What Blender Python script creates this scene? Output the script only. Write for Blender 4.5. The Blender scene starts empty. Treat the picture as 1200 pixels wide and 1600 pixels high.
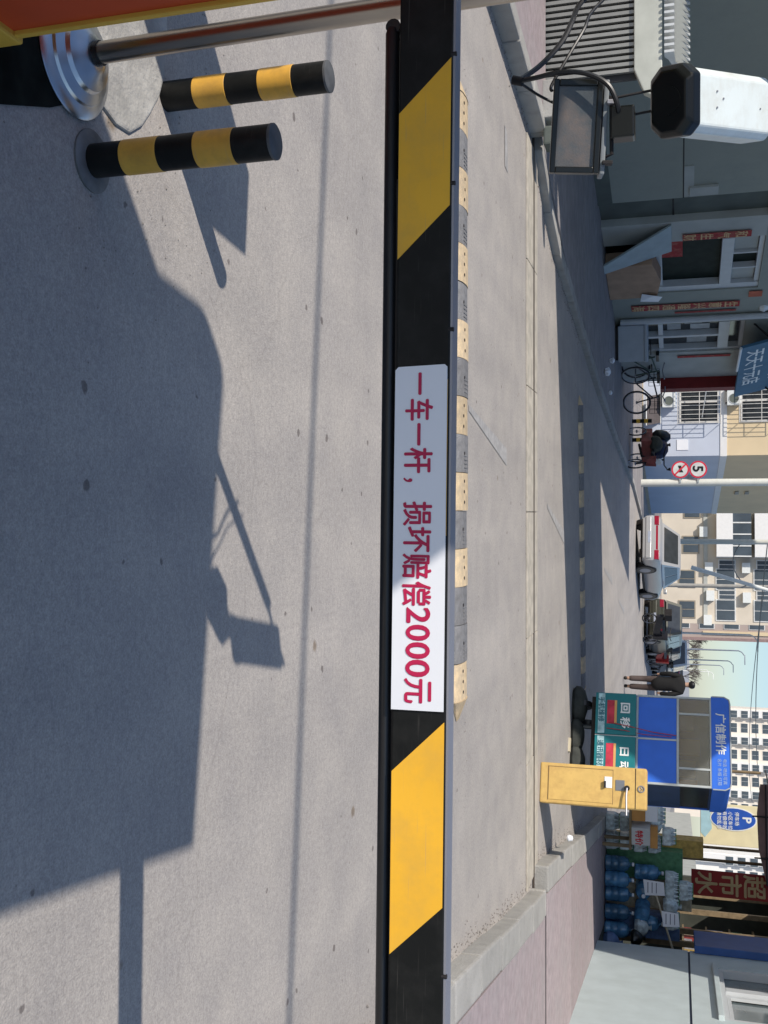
import bpy, bmesh, math, random
from mathutils import Vector, Matrix
random.seed(7)
R = math.radians
PI = math.pi
SC = bpy.context.scene
COL = SC.collection

# ------------------------------------------------------------------ camera, sky, sun, exposure
PITCH = math.atan(462 / 1600)
cd = bpy.data.cameras.new('camera'); cam = bpy.data.objects.new('camera', cd); COL.objects.link(cam)
sp, cp = math.sin(PITCH), math.cos(PITCH)
M = Matrix(((0, -1, 0, 0), (sp, 0, -cp, 0), (cp, 0, sp, 1.4), (0, 0, 0, 1)))   # the phone was held on its side
cam.matrix_world = M
cd.sensor_width = 36; cd.lens = 36; cd.clip_start = .05; cd.clip_end = 2000
SC.camera = cam

SUN_TRAVEL = Vector((.87, .74, -1.0)).normalized()
w = bpy.data.worlds.new('World'); SC.world = w; w.use_nodes = True
nt = w.node_tree; nt.nodes.clear()
out = nt.nodes.new('ShaderNodeOutputWorld'); bg = nt.nodes.new('ShaderNodeBackground')
sky = nt.nodes.new('ShaderNodeTexSky'); sky.sky_type = 'NISHITA'; sky.sun_disc = False
sky.sun_elevation = math.asin(-SUN_TRAVEL.z)
sky.sun_rotation = math.atan2(-SUN_TRAVEL.x, -SUN_TRAVEL.y) % (2 * PI)
sky.air_density = 1.0; sky.dust_density = .7; sky.ozone_density = 3.5
bg.inputs[1].default_value = .125
nt.links.new(sky.outputs[0], bg.inputs[0]); nt.links.new(bg.outputs[0], out.inputs[0])
sd = bpy.data.lights.new('sun', 'SUN'); so = bpy.data.objects.new('sun', sd); COL.objects.link(so)
sd.energy = 4.2; sd.angle = R(.53); sd.color = (1, .925, .83)
so.rotation_euler = SUN_TRAVEL.to_track_quat('-Z', 'Y').to_euler(); so.location = (-20, -18, 25)
vs = SC.view_settings
vs.view_transform = 'Standard'; vs.look = 'None'; vs.exposure = 0.12; vs.gamma = 1.0; vs.use_curve_mapping = False

# ------------------------------------------------------------------ materials
MATS = {}
def mat(name, col, rough=.6, metal=0., var=.12, scale=5., bump=0., bscale=60., spec=.4, dirt=None, dscale=1.5, damt=.5, rnd=0., trans=0., scratch=0.):
    if name in MATS: return MATS[name]
    m = bpy.data.materials.new(name); m.use_nodes = True; MATS[name] = m
    n = m.node_tree.nodes; l = m.node_tree.links
    b = n['Principled BSDF']
    b.inputs['Roughness'].default_value = rough; b.inputs['Metallic'].default_value = metal
    b.inputs['Specular IOR Level'].default_value = spec
    tc = n.new('ShaderNodeTexCoord')
    nz = n.new('ShaderNodeTexNoise'); nz.inputs['Scale'].default_value = scale; nz.inputs['Detail'].default_value = 5
    l.new(tc.outputs['Object'], nz.inputs['Vector'])
    cr = n.new('ShaderNodeValToRGB'); cr.color_ramp.elements[0].position = .3; cr.color_ramp.elements[1].position = .7
    c = Vector(col[:3])
    cr.color_ramp.elements[0].color = (*(c * (1 - var)), 1); cr.color_ramp.elements[1].color = (*[min(1, v) for v in c * (1 + var)], 1)
    l.new(nz.outputs[0], cr.inputs[0]); cur = cr.outputs[0]
    if dirt:
        n2 = n.new('ShaderNodeTexNoise'); n2.inputs['Scale'].default_value = dscale; n2.inputs['Detail'].default_value = 8; n2.inputs['Roughness'].default_value = .65
        l.new(tc.outputs['Object'], n2.inputs['Vector'])
        r2 = n.new('ShaderNodeMapRange'); r2.inputs[1].default_value = .45; r2.inputs[2].default_value = .75; r2.inputs[4].default_value = damt
        l.new(n2.outputs[0], r2.inputs[0])
        mx = n.new('ShaderNodeMix'); mx.data_type = 'RGBA'
        l.new(r2.outputs[0], mx.inputs[0]); l.new(cur, mx.inputs[6]); mx.inputs[7].default_value = (*dirt, 1); cur = mx.outputs[2]
    if scratch:      # fine lengthwise scuffs
        mp = n.new('ShaderNodeMapping'); mp.inputs['Scale'].default_value = (5, 5, 170); mp.inputs['Rotation'].default_value = (0, .05, 0); l.new(tc.outputs['Object'], mp.inputs[0])
        n4 = n.new('ShaderNodeTexNoise'); n4.inputs['Scale'].default_value = 1.6; n4.inputs['Detail'].default_value = 3; l.new(mp.outputs[0], n4.inputs[0])
        r4 = n.new('ShaderNodeMapRange'); r4.inputs[1].default_value = .64; r4.inputs[2].default_value = .74; r4.inputs[4].default_value = scratch; l.new(n4.outputs[0], r4.inputs[0])
        m4 = n.new('ShaderNodeMix'); m4.data_type = 'RGBA'; l.new(r4.outputs[0], m4.inputs[0]); l.new(cur, m4.inputs[6]); m4.inputs[7].default_value = (.30, .28, .25, 1); cur = m4.outputs[2]
    if rnd:
        oi = n.new('ShaderNodeObjectInfo'); mr = n.new('ShaderNodeMapRange'); mr.inputs[3].default_value = 1 - rnd; mr.inputs[4].default_value = 1 + rnd
        l.new(oi.outputs['Random'], mr.inputs[0])
        hs = n.new('ShaderNodeHueSaturation'); l.new(mr.outputs[0], hs.inputs['Value']); l.new(cur, hs.inputs['Color']); cur = hs.outputs[0]
    l.new(cur, b.inputs['Base Color'])
    if bump:
        n3 = n.new('ShaderNodeTexNoise'); n3.inputs['Scale'].default_value = bscale; n3.inputs['Detail'].default_value = 4
        l.new(tc.outputs['Object'], n3.inputs['Vector'])
        bp = n.new('ShaderNodeBump'); bp.inputs['Strength'].default_value = bump; bp.inputs['Distance'].default_value = .01
        l.new(n3.outputs[0], bp.inputs['Height']); l.new(bp.outputs[0], b.inputs['Normal'])
    if trans: b.inputs['Transmission Weight'].default_value = trans
    return m

def road_material():
    m = bpy.data.materials.new('worn_asphalt'); m.use_nodes = True
    n = m.node_tree.nodes; l = m.node_tree.links; b = n['Principled BSDF']
    b.inputs['Roughness'].default_value = .85; b.inputs['Specular IOR Level'].default_value = .25
    tc = n.new('ShaderNodeTexCoord')
    def noise(s, d=4, ro=.5):
        q = n.new('ShaderNodeTexNoise'); q.inputs['Scale'].default_value = s; q.inputs['Detail'].default_value = d; q.inputs['Roughness'].default_value = ro
        l.new(tc.outputs['Object'], q.inputs['Vector']); return q.outputs[0]
    def ramp(v, p0, c0, p1, c1):
        q = n.new('ShaderNodeValToRGB'); e = q.color_ramp.elements
        e[0].position = p0; e[0].color = (*c0, 1); e[1].position = p1; e[1].color = (*c1, 1); l.new(v, q.inputs[0]); return q.outputs[0]
    def mul(a, bb, f=1.):
        q = n.new('ShaderNodeMix'); q.data_type = 'RGBA'; q.blend_type = 'MULTIPLY'; q.inputs[0].default_value = f
        l.new(a, q.inputs[6]); l.new(bb, q.inputs[7]); return q.outputs[2]
    base = ramp(noise(.35, 6, .6), .3, (.385, .362, .328), .7, (.44, .412, .375))
    base = mul(base, ramp(noise(3.2, 5, .6), .3, (.88, .88, .9), .7, (1.06, 1.05, 1.04)))
    base = mul(base, ramp(noise(150, 3, .7), .28, (.74, .74, .75), .74, (1.22, 1.21, 1.2)))
    base = mul(base, ramp(noise(48, 3, .6), .3, (.86, .86, .87), .7, (1.1, 1.1, 1.1)))
    mp = n.new('ShaderNodeMapping'); mp.inputs['Scale'].default_value = (1.6, .14, 1); mp.inputs['Rotation'].default_value = (0, 0, .12); l.new(tc.outputs['Object'], mp.inputs[0])
    ns = n.new('ShaderNodeTexNoise'); ns.inputs['Scale'].default_value = 1.3; ns.inputs['Detail'].default_value = 6; l.new(mp.outputs[0], ns.inputs[0])
    base = mul(base, ramp(ns.outputs[0], .32, (.90, .90, .91), .66, (1.06, 1.055, 1.05)))       # wheel tracks
    mp2 = n.new('ShaderNodeMapping'); mp2.inputs['Location'].default_value = (.37, 1.1, 0); l.new(tc.outputs['Object'], mp2.inputs[0])
    nw = n.new('ShaderNodeTexNoise'); nw.inputs['Scale'].default_value = 2.5; nw.inputs['Detail'].default_value = 6; l.new(mp2.outputs[0], nw.inputs[0])
    wj = n.new('ShaderNodeMix'); wj.data_type = 'RGBA'; wj.blend_type = 'LINEAR_LIGHT'; wj.inputs[0].default_value = .22; l.new(mp2.outputs[0], wj.inputs[6]); l.new(nw.outputs[1], wj.inputs[7])
    vc = n.new('ShaderNodeTexVoronoi'); vc.voronoi_dimensions = '2D'; vc.feature = 'DISTANCE_TO_EDGE'; vc.inputs['Scale'].default_value = .42; l.new(wj.outputs[2], vc.inputs['Vector'])
    crk = ramp(vc.outputs[0], .0, (.62, .61, .6), .0035, (1, 1, 1))
    base = mul(base, crk, .22)                                                                # hairline cracks
    # scattered drips of oil and chewing gum
    def spots(scale, r0, dark, off):
        mp = n.new('ShaderNodeMapping'); mp.inputs['Location'].default_value = off; l.new(tc.outputs['Object'], mp.inputs[0])
        nz = n.new('ShaderNodeTexNoise'); nz.inputs['Scale'].default_value = 30; l.new(mp.outputs[0], nz.inputs[0])
        ad = n.new('ShaderNodeMix'); ad.data_type = 'RGBA'; ad.blend_type = 'LINEAR_LIGHT'; ad.inputs[0].default_value = .012
        l.new(mp.outputs[0], ad.inputs[6]); l.new(nz.outputs[1], ad.inputs[7])
        v = n.new('ShaderNodeTexVoronoi'); v.voronoi_dimensions = '2D'; v.inputs['Scale'].default_value = scale; l.new(ad.outputs[2], v.inputs['Vector'])
        sx = n.new('ShaderNodeSeparateColor'); l.new(v.outputs['Color'], sx.inputs[0])
        rr = n.new('ShaderNodeMapRange'); rr.inputs[1].default_value = .62; rr.inputs[2].default_value = 1; rr.inputs[3].default_value = 0; rr.inputs[4].default_value = r0
        l.new(sx.outputs[0], rr.inputs[0])
        sb = n.new('ShaderNodeMath'); sb.operation = 'SUBTRACT'; l.new(rr.outputs[0], sb.inputs[0]); l.new(v.outputs['Distance'], sb.inputs[1])
        mr = n.new('ShaderNodeMapRange'); mr.inputs[1].default_value = 0; mr.inputs[2].default_value = .02; l.new(sb.outputs[0], mr.inputs[0])
        q = n.new('ShaderNodeMix'); q.data_type = 'RGBA'; q.inputs[6].default_value = (1, 1, 1, 1); q.inputs[7].default_value = (*dark, 1)
        l.new(mr.outputs[0], q.inputs[0]); return q.outputs[2]
    base = mul(base, spots(4.2, .075, (.5, .48, .48), (.3, .2, 0)))
    base = mul(base, spots(1.3, .05, (.62, .55, .47), (1.7, .9, 0)))
    l.new(base, b.inputs['Base Color'])
    bp = n.new('ShaderNodeBump'); bp.inputs['Strength'].default_value = .5; bp.inputs['Distance'].default_value = .006
    l.new(noise(150, 3, .7), bp.inputs['Height']); l.new(bp.outputs[0], b.inputs['Normal'])
    return m

ROAD = road_material()
GROUND = mat('dusty_ground', (.23, .22, .21), .9, var=.2, scale=.4, bump=.2)
BAND = mat('patched_concrete', (.46, .42, .35), .9, var=.16, scale=9, bump=.4, bscale=70, dirt=(.27, .25, .22), dscale=5)
KERB = mat('kerb_concrete', (.36, .35, .325), .9, var=.15, scale=8, bump=.5, bscale=50, dirt=(.22, .21, .2), dscale=4, rnd=.08)
PINK = mat('pink_paving', (.33, .275, .28), .9, var=.13, scale=12, bump=.4, bscale=60, dirt=(.29, .28, .275), dscale=2.2, damt=.6, rnd=.06)
BLACKP = mat('black_paint', (.006, .0065, .006), .5, var=.1, scale=9, spec=.25, dirt=(.030, .029, .027), dscale=18, damt=.4, scratch=.10)
YELP = mat('yellow_sheeting', (.88, .47, .035), .55, var=.06, scale=4, spec=.35, dirt=(.62, .36, .07), dscale=14, damt=.5, scratch=.22)
RUBBER = mat('black_rubber', (.012, .0125, .014), .38, var=.2, scale=14, spec=.5)
BUMPY = mat('bump_yellow', (.64, .49, .30), .8, var=.15, scale=14, bump=.5, bscale=110, dirt=(.30, .26, .21), dscale=11, damt=.8, rnd=.16)
BUMPK = mat('bump_rubber', (.20, .20, .205), .8, var=.25, scale=22, bump=.7, bscale=120, dirt=(.2, .19, .18), dscale=6, damt=.6, rnd=.12)
ALU = mat('brushed_aluminium', (.34, .34, .37), .5, metal=.6, var=.05)
CHROME = mat('chrome', (.55, .57, .60), .3, metal=1, var=.08, scale=12, bump=.08, bscale=14)
STEEL = mat('stainless_pole', (.42, .38, .33), .28, metal=1, var=.06, scale=8)
DSTEEL = mat('dark_steel', (.025, .022, .022), .6, metal=.3, var=.2)
REDP = mat('orange_red_paint', (.58, .07, .015), .5, var=.08, scale=6)
YEDGE = mat('yellow_edge_paint', (.72, .42, .06), .5, var=.08)
WHITEP = mat('white_paint', (.74, .76, .74), .4, var=.03, scale=6, dirt=(.55, .56, .52), dscale=9, damt=.35)
CAMB = mat('black_visor', (.007, .008, .007), .3, var=.15)
CAMW = mat('camera_shell', (.72, .78, .755), .35, var=.03, scale=9, dirt=(.45, .42, .34), dscale=16, damt=.4)
GLASSD = mat('dark_glass', (.03, .035, .04), .12, var=.2, spec=.6)
SIGNW = mat('sign_sheet_white', (.84, .85, .88), .45, var=.025, scale=6, dirt=(.68, .70, .74), dscale=3)
MAGENTA = mat('magenta_print', (.50, .012, .075), .5, var=.06)
CABY = mat('chalky_yellow_paint', (.62, .41, .13), .6, var=.07, scale=6, dirt=(.40, .23, .08), dscale=9, damt=.6)
FAC = mat('grey_render', (.32, .335, .29), .85, var=.1, scale=1.2, bump=.15, bscale=30, dirt=(.17, .185, .165), dscale=1.2)
FACL = mat('pale_grey_render', (.42, .43, .40), .85, var=.1, scale=2)
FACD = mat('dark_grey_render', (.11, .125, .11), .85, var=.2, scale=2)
PVC = mat('white_plastic_frame', (.50, .52, .53), .45, var=.05)
COUPLET = mat('faded_red_paper', (.36, .03, .03), .8, var=.2, scale=14, dirt=(.45, .22, .16), dscale=9, damt=.6)
GOLDT = mat('gold_print', (.62, .40, .2), .7, var=.2, scale=20)
CARDB = mat('cardboard', (.40, .26, .17), .85, var=.12, scale=5)
TILE = mat('pale_blue_wall_tile', (.49, .56, .565), .75, var=.05, scale=3, bump=.12, bscale=25, dirt=(.40, .46, .455), dscale=2.5)
BLUEB = mat('shop_blue', (.03, .085, .26), .5, var=.1)
WOOD = mat('old_timber', (.23, .17, .10), .8, var=.25, scale=9)
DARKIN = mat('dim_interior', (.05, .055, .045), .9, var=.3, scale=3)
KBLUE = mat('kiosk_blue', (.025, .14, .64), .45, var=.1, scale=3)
KGREEN = mat('kiosk_green_sign', (.005, .17, .19), .5, var=.06)
KGREY = mat('kiosk_metal_frame', (.42, .45, .45), .45, metal=.2, var=.08)
TEXTW = mat('white_lettering', (.75, .77, .75), .6, var=.04)
REDL = mat('red_lettering', (.6, .03, .04), .6, var=.1)
APB = mat('apartment_blue', (.53, .575, .66), .85, var=.05, scale=1)
APW = mat('apartment_white_band', (.75, .74, .72), .85, var=.04)
APC = mat('apartment_cream', (.70, .56, .36), .85, var=.06, scale=1)
SKINM = mat('skin', (.45, .28, .2), .6)
COAT = mat('black_coat', (.006, .006, .0065), .8, var=.2, scale=12)
TROU = mat('dull_brown_trousers', (.075, .055, .05), .85, var=.15)
HAIR = mat('black_hair', (.006, .006, .008), .5)
SHOE = mat('dark_shoe', (.02, .018, .016), .6)

# ------------------------------------------------------------------ mesh helpers
class MB:
    def __init__(s): s.v = []; s.f = []
    def add(s, v, f):
        o = len(s.v); s.v += [tuple(p) for p in v]; s.f += [tuple(i + o for i in q) for q in f]; return s
    def box(s, x0, x1, y0, y1, z0, z1):
        return s.add([(x0, y0, z0), (x1, y0, z0), (x1, y1, z0), (x0, y1, z0), (x0, y0, z1), (x1, y0, z1), (x1, y1, z1), (x0, y1, z1)],
                     [(3, 2, 1, 0), (4, 5, 6, 7), (0, 1, 5, 4), (1, 2, 6, 5), (2, 3, 7, 6), (3, 0, 4, 7)])
    def cyl(s, p0, p1, r0, r1=None, n=16, cap=True):
        r1 = r0 if r1 is None else r1
        p0 = Vector(p0); p1 = Vector(p1); d = (p1 - p0).normalized()
        a = d.orthogonal().normalized(); b = d.cross(a)
        v = []
        for p, r in ((p0, r0), (p1, r1)):
            for i in range(n):
                t = 2 * PI * i / n; v.append(p + a * math.cos(t) * r + b * math.sin(t) * r)
        f = [(i, (i + 1) % n, n + (i + 1) % n, n + i) for i in range(n)]
        if cap: f += [tuple(range(n))[::-1], tuple(range(n, 2 * n))]
        return s.add(v, f)
    def tube(s, pts, r, n=8, closed=False):
        pts = [Vector(p) for p in pts]; m = len(pts); v = []; prev = None
        for k in range(m):
            if closed: d = pts[(k + 1) % m] - pts[k - 1]
            else: d = pts[min(k + 1, m - 1)] - pts[max(k - 1, 0)]
            d.normalize()
            a = d.orthogonal().normalized() if prev is None else (prev - d * prev.dot(d)).normalized()
            prev = a; b = d.cross(a)
            rr = r[k] if isinstance(r, (list, tuple)) else r
            for i in range(n):
                t = 2 * PI * i / n; v.append(pts[k] + a * math.cos(t) * rr + b * math.sin(t) * rr)
        f = []
        for k in range(m if closed else m - 1):
            k2 = (k + 1) % m
            f += [(k * n + i, k * n + (i + 1) % n, k2 * n + (i + 1) % n, k2 * n + i) for i in range(n)]
        if not closed: f += [tuple(range(n))[::-1], tuple(range((m - 1) * n, m * n))]
        return s.add(v, f)
    def prism(s, poly, z0, z1):
        n = len(poly)
        return s.add([(x, y, z0) for x, y in poly] + [(x, y, z1) for x, y in poly],
                     [tuple(range(n))[::-1], tuple(range(n, 2 * n))] + [(i, (i + 1) % n, n + (i + 1) % n, n + i) for i in range(n)])
    def prismx(s, poly, x0, x1):       # profile in (y, z), extruded along x
        n = len(poly)
        return s.add([(x0, y, z) for y, z in poly] + [(x1, y, z) for y, z in poly],
                     [tuple(range(n)), tuple(range(n, 2 * n))[::-1]] + [(i, n + i, n + (i + 1) % n, (i + 1) % n) for i in range(n)])
    def prismy(s, poly, y0, y1):       # profile in (x, z), extruded along y
        n = len(poly)
        return s.add([(x, y0, z) for x, z in poly] + [(x, y1, z) for x, z in poly],
                     [tuple(range(n)), tuple(range(n, 2 * n))[::-1]] + [(i, n + i, n + (i + 1) % n, (i + 1) % n) for i in range(n)])
    def lathe(s, prof, n=28, c=(0, 0)):
        v = []; m = len(prof)
        for r, z in prof:
            for i in range(n):
                t = 2 * PI * i / n; v.append((c[0] + r * math.cos(t), c[1] + r * math.sin(t), z))
        f = []
        for k in range(m - 1):
            f += [(k * n + i, k * n + (i + 1) % n, (k + 1) * n + (i + 1) % n, (k + 1) * n + i) for i in range(n)]
        f += [tuple(range(n))[::-1], tuple(range((m - 1) * n, m * n))]
        return s.add(v, f)
    def quad(s, a, b, c, d): return s.add([a, b, c, d], [(0, 1, 2, 3)])
    def mesh(s, name, m, smooth=False, bevel=0, seg=2):
        me = bpy.data.meshes.new(name); me.from_pydata(s.v, [], s.f)
        bm = bmesh.new(); bm.from_mesh(me)
        bmesh.ops.recalc_face_normals(bm, faces=bm.faces)
        if bevel: bmesh.ops.bevel(bm, geom=[e for e in bm.edges if e.is_manifold and e.calc_face_angle(0) > .35], offset=bevel, segments=seg, affect='EDGES', profile=.6, clamp_overlap=True)
        bm.to_mesh(me); bm.free()
        if smooth:
            me.polygons.foreach_set('use_smooth', [True] * len(me.polygons))
            me.set_sharp_from_angle(angle=R(38))
        me.materials.append(m); return me
    def build(s, name, m, parent=None, smooth=False, bevel=0, seg=2, loc=None, rz=None):
        o = bpy.data.objects.new(name, s.mesh(name, m, smooth, bevel, seg)); COL.objects.link(o)
        if parent: o.parent = parent
        if loc is not None: o.location = loc
        if rz is not None: o.rotation_euler = (0, 0, rz)
        return o

def tag(o, label=None, cat=None, group=None, kind=None):
    if label: o['label'] = label
    if cat: o['category'] = cat
    if group: o['group'] = group
    if kind: o['kind'] = kind
    return o
def thing(name, label, cat, loc=(0, 0, 0), rz=0, group=None):
    o = bpy.data.objects.new(name, None); COL.objects.link(o); o.location = loc; o.rotation_euler = (0, 0, rz)
    o.empty_display_size = .2
    return tag(o, label, cat, group)
def inst(name, me, parent=None, loc=(0, 0, 0), rz=0):
    o = bpy.data.objects.new(name, me); COL.objects.link(o); o.parent = parent; o.location = loc; o.rotation_euler = (0, 0, rz); return o
def bx(name, m, parent, x0, x1, y0, y1, z0, z1, bevel=0): return MB().box(x0, x1, y0, y1, z0, z1).build(name, m, parent, bevel=bevel)

def text(string, size, m, parent, x, y, z, name='lettering', bold=.0, align='LEFT', sx=1., rot=None, vertical=False, gap=1.05):
    """flat lettering standing in the local x-z plane, facing local -y"""
    me_all = MB()
    rows = list(string) if vertical else [string]
    deps = None
    verts = []; faces = []
    for k, st in enumerate(rows):
        cu = bpy.data.curves.new('t', 'FONT'); cu.body = st; cu.size = size
        cu.align_x = 'CENTER' if vertical else align; cu.resolution_u = 3; cu.fill_mode = 'FRONT'
        ob = bpy.data.objects.new('t', cu); COL.objects.link(ob)
        dg = bpy.context.evaluated_depsgraph_get(); me = bpy.data.meshes.new_from_object(ob.evaluated_get(dg))
        off = len(verts); dz = -k * size * gap
        b_ = bold * size; nv = len(me.vertices)
        for q, (ox, oz) in enumerate(((0, 0), (b_, 0), (-b_, 0), (0, b_), (0, -b_)) if bold else ((0, 0),)):
            verts += [(v.co.x * sx + ox, -.0003 * q, v.co.y + dz + oz) for v in me.vertices]; faces += [tuple(i + off + q * nv for i in p.vertices) for p in me.polygons]
        bpy.data.objects.remove(ob); bpy.data.curves.remove(cu); bpy.data.meshes.remove(me)
    me = bpy.data.meshes.new(name); me.from_pydata(verts, [], faces); me.materials.append(m)
    o = bpy.data.objects.new(name, me); COL.objects.link(o); o.parent = parent; o.location = (x, y, z)
    if rot: o.rotation_euler = rot
    return o
def sheet(name, poly, z, m, parent=None):
    me = bpy.data.meshes.new(name); me.from_pydata([(x, y, z) for x, y in poly], [], [tuple(range(len(poly)))]); me.materials.append(m)
    bm = bmesh.new(); bm.from_mesh(me)
    for f in bm.faces:
        if f.normal.z < 0: f.normal_flip()
    bm.to_mesh(me); bm.free()
    o = bpy.data.objects.new(name, me); COL.objects.link(o); o.parent = parent; return o

# ================================================================== SETTING
tag(sheet('ground', [(-700, -300), (700, -300), (700, 1200), (-700, 1200)], -.008, GROUND), kind='structure')
road = tag(sheet('road', [(-16, -14), (22, -14), (22, 14), (20, 60), (110, 420), (86, 420), (2, 62), (-14, 40)], 0, ROAD), kind='structure')

def lerp(a, b, t): return a + (b - a) * t
def at_line(pl, y):
    for (x0, y0), (x1, y1) in zip(pl[:-1], pl[1:]):
        if y0 <= y <= y1: return lerp(x0, x1, (y - y0) / (y1 - y0))
    return pl[-1][0] if y > pl[-1][1] else pl[0][0]
def kerb_run(parent, pl, width, ztop, side, step=.82):
    y = pl[0][1]
    while y < pl[-1][1] - .1:
        y2 = min(y + step, pl[-1][1]); g = .006
        xa, xb = at_line(pl, y + g), at_line(pl, y2 - g)
        jz = random.uniform(-.006, .006); jx = random.uniform(-.006, .006)
        p = [(xa + jx, y + g), (xa + side * width + jx, y + g), (xb + side * width + jx, y2 - g), (xb + jx, y2 - g)]
        MB().prism(p, -.05, ztop + jz).build('kerb_stone', KERB, parent, bevel=.018)
        y = y2
def slab_run(parent, inner, outer, ztop, step, m):
    y = inner[0][1]
    while y < inner[-1][1] - .1:
        y2 = min(y + step, inner[-1][1]); g = .005
        p = [(at_line(inner, y), y + g), (at_line(outer, y), y + g), (at_line(outer, y2), y2 - g), (at_line(inner, y2), y2 - g)]
        MB().prism(p, -.05, ztop + random.uniform(-.003, .003)).build('paving_slab', m, parent, bevel=.006)
        y = y2
RK1 = [(2.0, 2.6), (2.94, 6.69), (3.41, 8.68), (3.70, 10.09)]
RK2 = [(3.52, 10.21), (3.62, 10.7), (4.86, 16.1), (5.6, 19.5)]
LK1 = [(-4.45, 2.6), (-3.89, 7.91), (-3.67, 10.09)]
LK2 = [(-3.60, 10.21), (-3.01, 11.43), (-2.1, 17.98), (-1.47, 24.11), (-.8, 32), (0.4, 40)]
pv = thing('pavement', None, None); tag(pv, 'pink paved footway with concrete kerb beside the pale blue wall', None, kind='structure'); pv.name = 'pavement_right'
kerb_run(pv, RK1, .26, .145, 1); kerb_run(pv, RK2, .26, .145, 1)
slab_run(pv, [(x + .27, y) for x, y in RK1], [(13, 2.6), (13, 10.09)], .135, 2.5, PINK)
slab_run(pv, [(x + .27, y) for x, y in RK2], [(13, 10.21), (13, 19.5)], .135, 2.35, PINK)
pl_ = thing('pavement', None, None); tag(pl_, 'shaded footway with kerb along the shop fronts', None, kind='structure'); pl_.name = 'pavement_left'
kerb_run(pl_, LK1, .16, .15, -1); kerb_run(pl_, LK2, .16, .085, -1)
slab_run(pl_, [(x - .17, y) for x, y in LK1], [(-12, 2.6), (-12, 10.09)], .14, 2.5, PINK)
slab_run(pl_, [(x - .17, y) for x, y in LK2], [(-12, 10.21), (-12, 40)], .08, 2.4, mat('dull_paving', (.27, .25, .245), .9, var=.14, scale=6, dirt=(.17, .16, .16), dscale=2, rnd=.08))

# gate track: concrete bands with a steel rail in a groove
tr = thing('gate_track', 'sliding gate rail set between two beige concrete bands across the entrance', 'rail', (0, 10.15, 0))
for k in range(6):
    x0 = -3.6 + k * 1.2
    MB().box(x0 + .004, x0 + 1.196, -.46, -.035, .001, .012 + random.uniform(0, .004)).build('concrete_band', BAND, tr, bevel=.004)
    MB().box(x0 + .004, x0 + 1.196, .035, .27, .001, .012 + random.uniform(0, .004)).build('concrete_band', BAND, tr, bevel=.004)
MB().box(-12, 12, -.03, .03, .001, .004).build('groove_plate', DSTEEL, tr)
for a_, b_ in ((3.98, 12), (-12, -3.8)): MB().box(a_, b_, -.045, .05, .004, .128).build('groove_cover', DSTEEL, tr)
MB().box(-12, 12, -.008, .008, .004, .02).build('steel_rail', mat('rail_steel', (.16, .13, .11), .55, metal=.7), tr)

# worn lane paint
PAINT = mat('worn_road_paint', (.36, .35, .34), .85, var=.22, scale=16, dirt=(.26, .255, .25), dscale=7, damt=.9)
for i, (a, b, wd) in enumerate([((-.72, 6.95), (-.46, 8.55), .055), ((-.07, 11.3), (.32, 13.0), .06), ((1.1, 20.2), (1.5, 22.6), .06), ((2.1, 25), (2.6, 27.5), .06)]):
    tag(sheet('lane_dash', [(a[0] - wd * .4, a[1]), (a[0] + wd * .4, a[1]), (b[0] + wd * 1.3, b[1]), (b[0] - wd * 1.3, b[1])], .004, PAINT),
        ['faded white lane dash just behind the rubber speed hump', 'faded white lane dash lying across the shadow edge', 'faded lane dash on the sunlit strip of street', 'farthest faded lane dash on the sunlit street'][i], 'road marking', 'lane dashes', )
tag(sheet('paint_scrape', [(-3.22, 8.45), (-2.88, 8.46), (-2.87, 8.62), (-3.2, 8.58)], .004, PAINT), 'short pale scrape mark on the asphalt near the left kerb', 'road marking')

# ================================================================== BARRIER ARM
arm = thing('boom_barrier', 'long black and yellow striped barrier arm across the foreground', 'barrier arm', (-.88, 1.735, .982))
YAW = -.022; TILT = .0060
arm.rotation_euler = (0, TILT, YAW)
LEN = 3.75; D = .045; HB = .0475
MB().box(-.16, LEN, -D / 2, D / 2, -HB, HB).build('beam', BLACKP, arm, bevel=.003)
MB().box(-.16, LEN, -D / 2 + .002, D / 2 - .002, HB - .002, HB + .0035).build('top_strip', ALU, arm)
def stripe(xt0, xt1, sl=.088):
    y = -D / 2 - .0012
    q = [(xt0, y, HB - .003), (xt1, y, HB - .003), (xt1 + sl, y, -HB + .001), (xt0 + sl, y, -HB + .001)]
    MB().add([*q, *[(a, y + .0008, c) for a, b, c in q]], [(0, 3, 2, 1), (4, 5, 6, 7), (0, 1, 5, 4), (1, 2, 6, 5), (2, 3, 7, 6), (3, 0, 4, 7)]).build('yellow_stripe', YELP, arm)
for a, b in ((.105, .358), (.655, .92), (1.235, 1.545), (1.82, 2.13), (2.42, 2.72), (3.0, 3.3)): stripe(a, b)
# soft rubber edge hung below the beam
MB().tube([(.032, 0, -.0655), (.04, 0, -.066), (1.2, 0, -.0645), (LEN - .05, 0, -.0625)], [.0105, .0128, .0128, .0128], n=14).build('rubber_edge', RUBBER, arm, smooth=True)
MB().box(.30, LEN - .05, -.006, .006, -.06, -HB + .002).build('edge_channel', DSTEEL, arm)
MB().cyl((.03, -.008, -.064), (.03, .01, -.064), .0135, n=12).build('edge_end_plug', RUBBER, arm, smooth=True)
for x in (.098, .32, .57, 1.66, 2.4): MB().cyl((x, -.0195, HB - .004), (x, -.0195, HB + .0055), .004, n=8).build('rivet', DSTEEL, arm)
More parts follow.
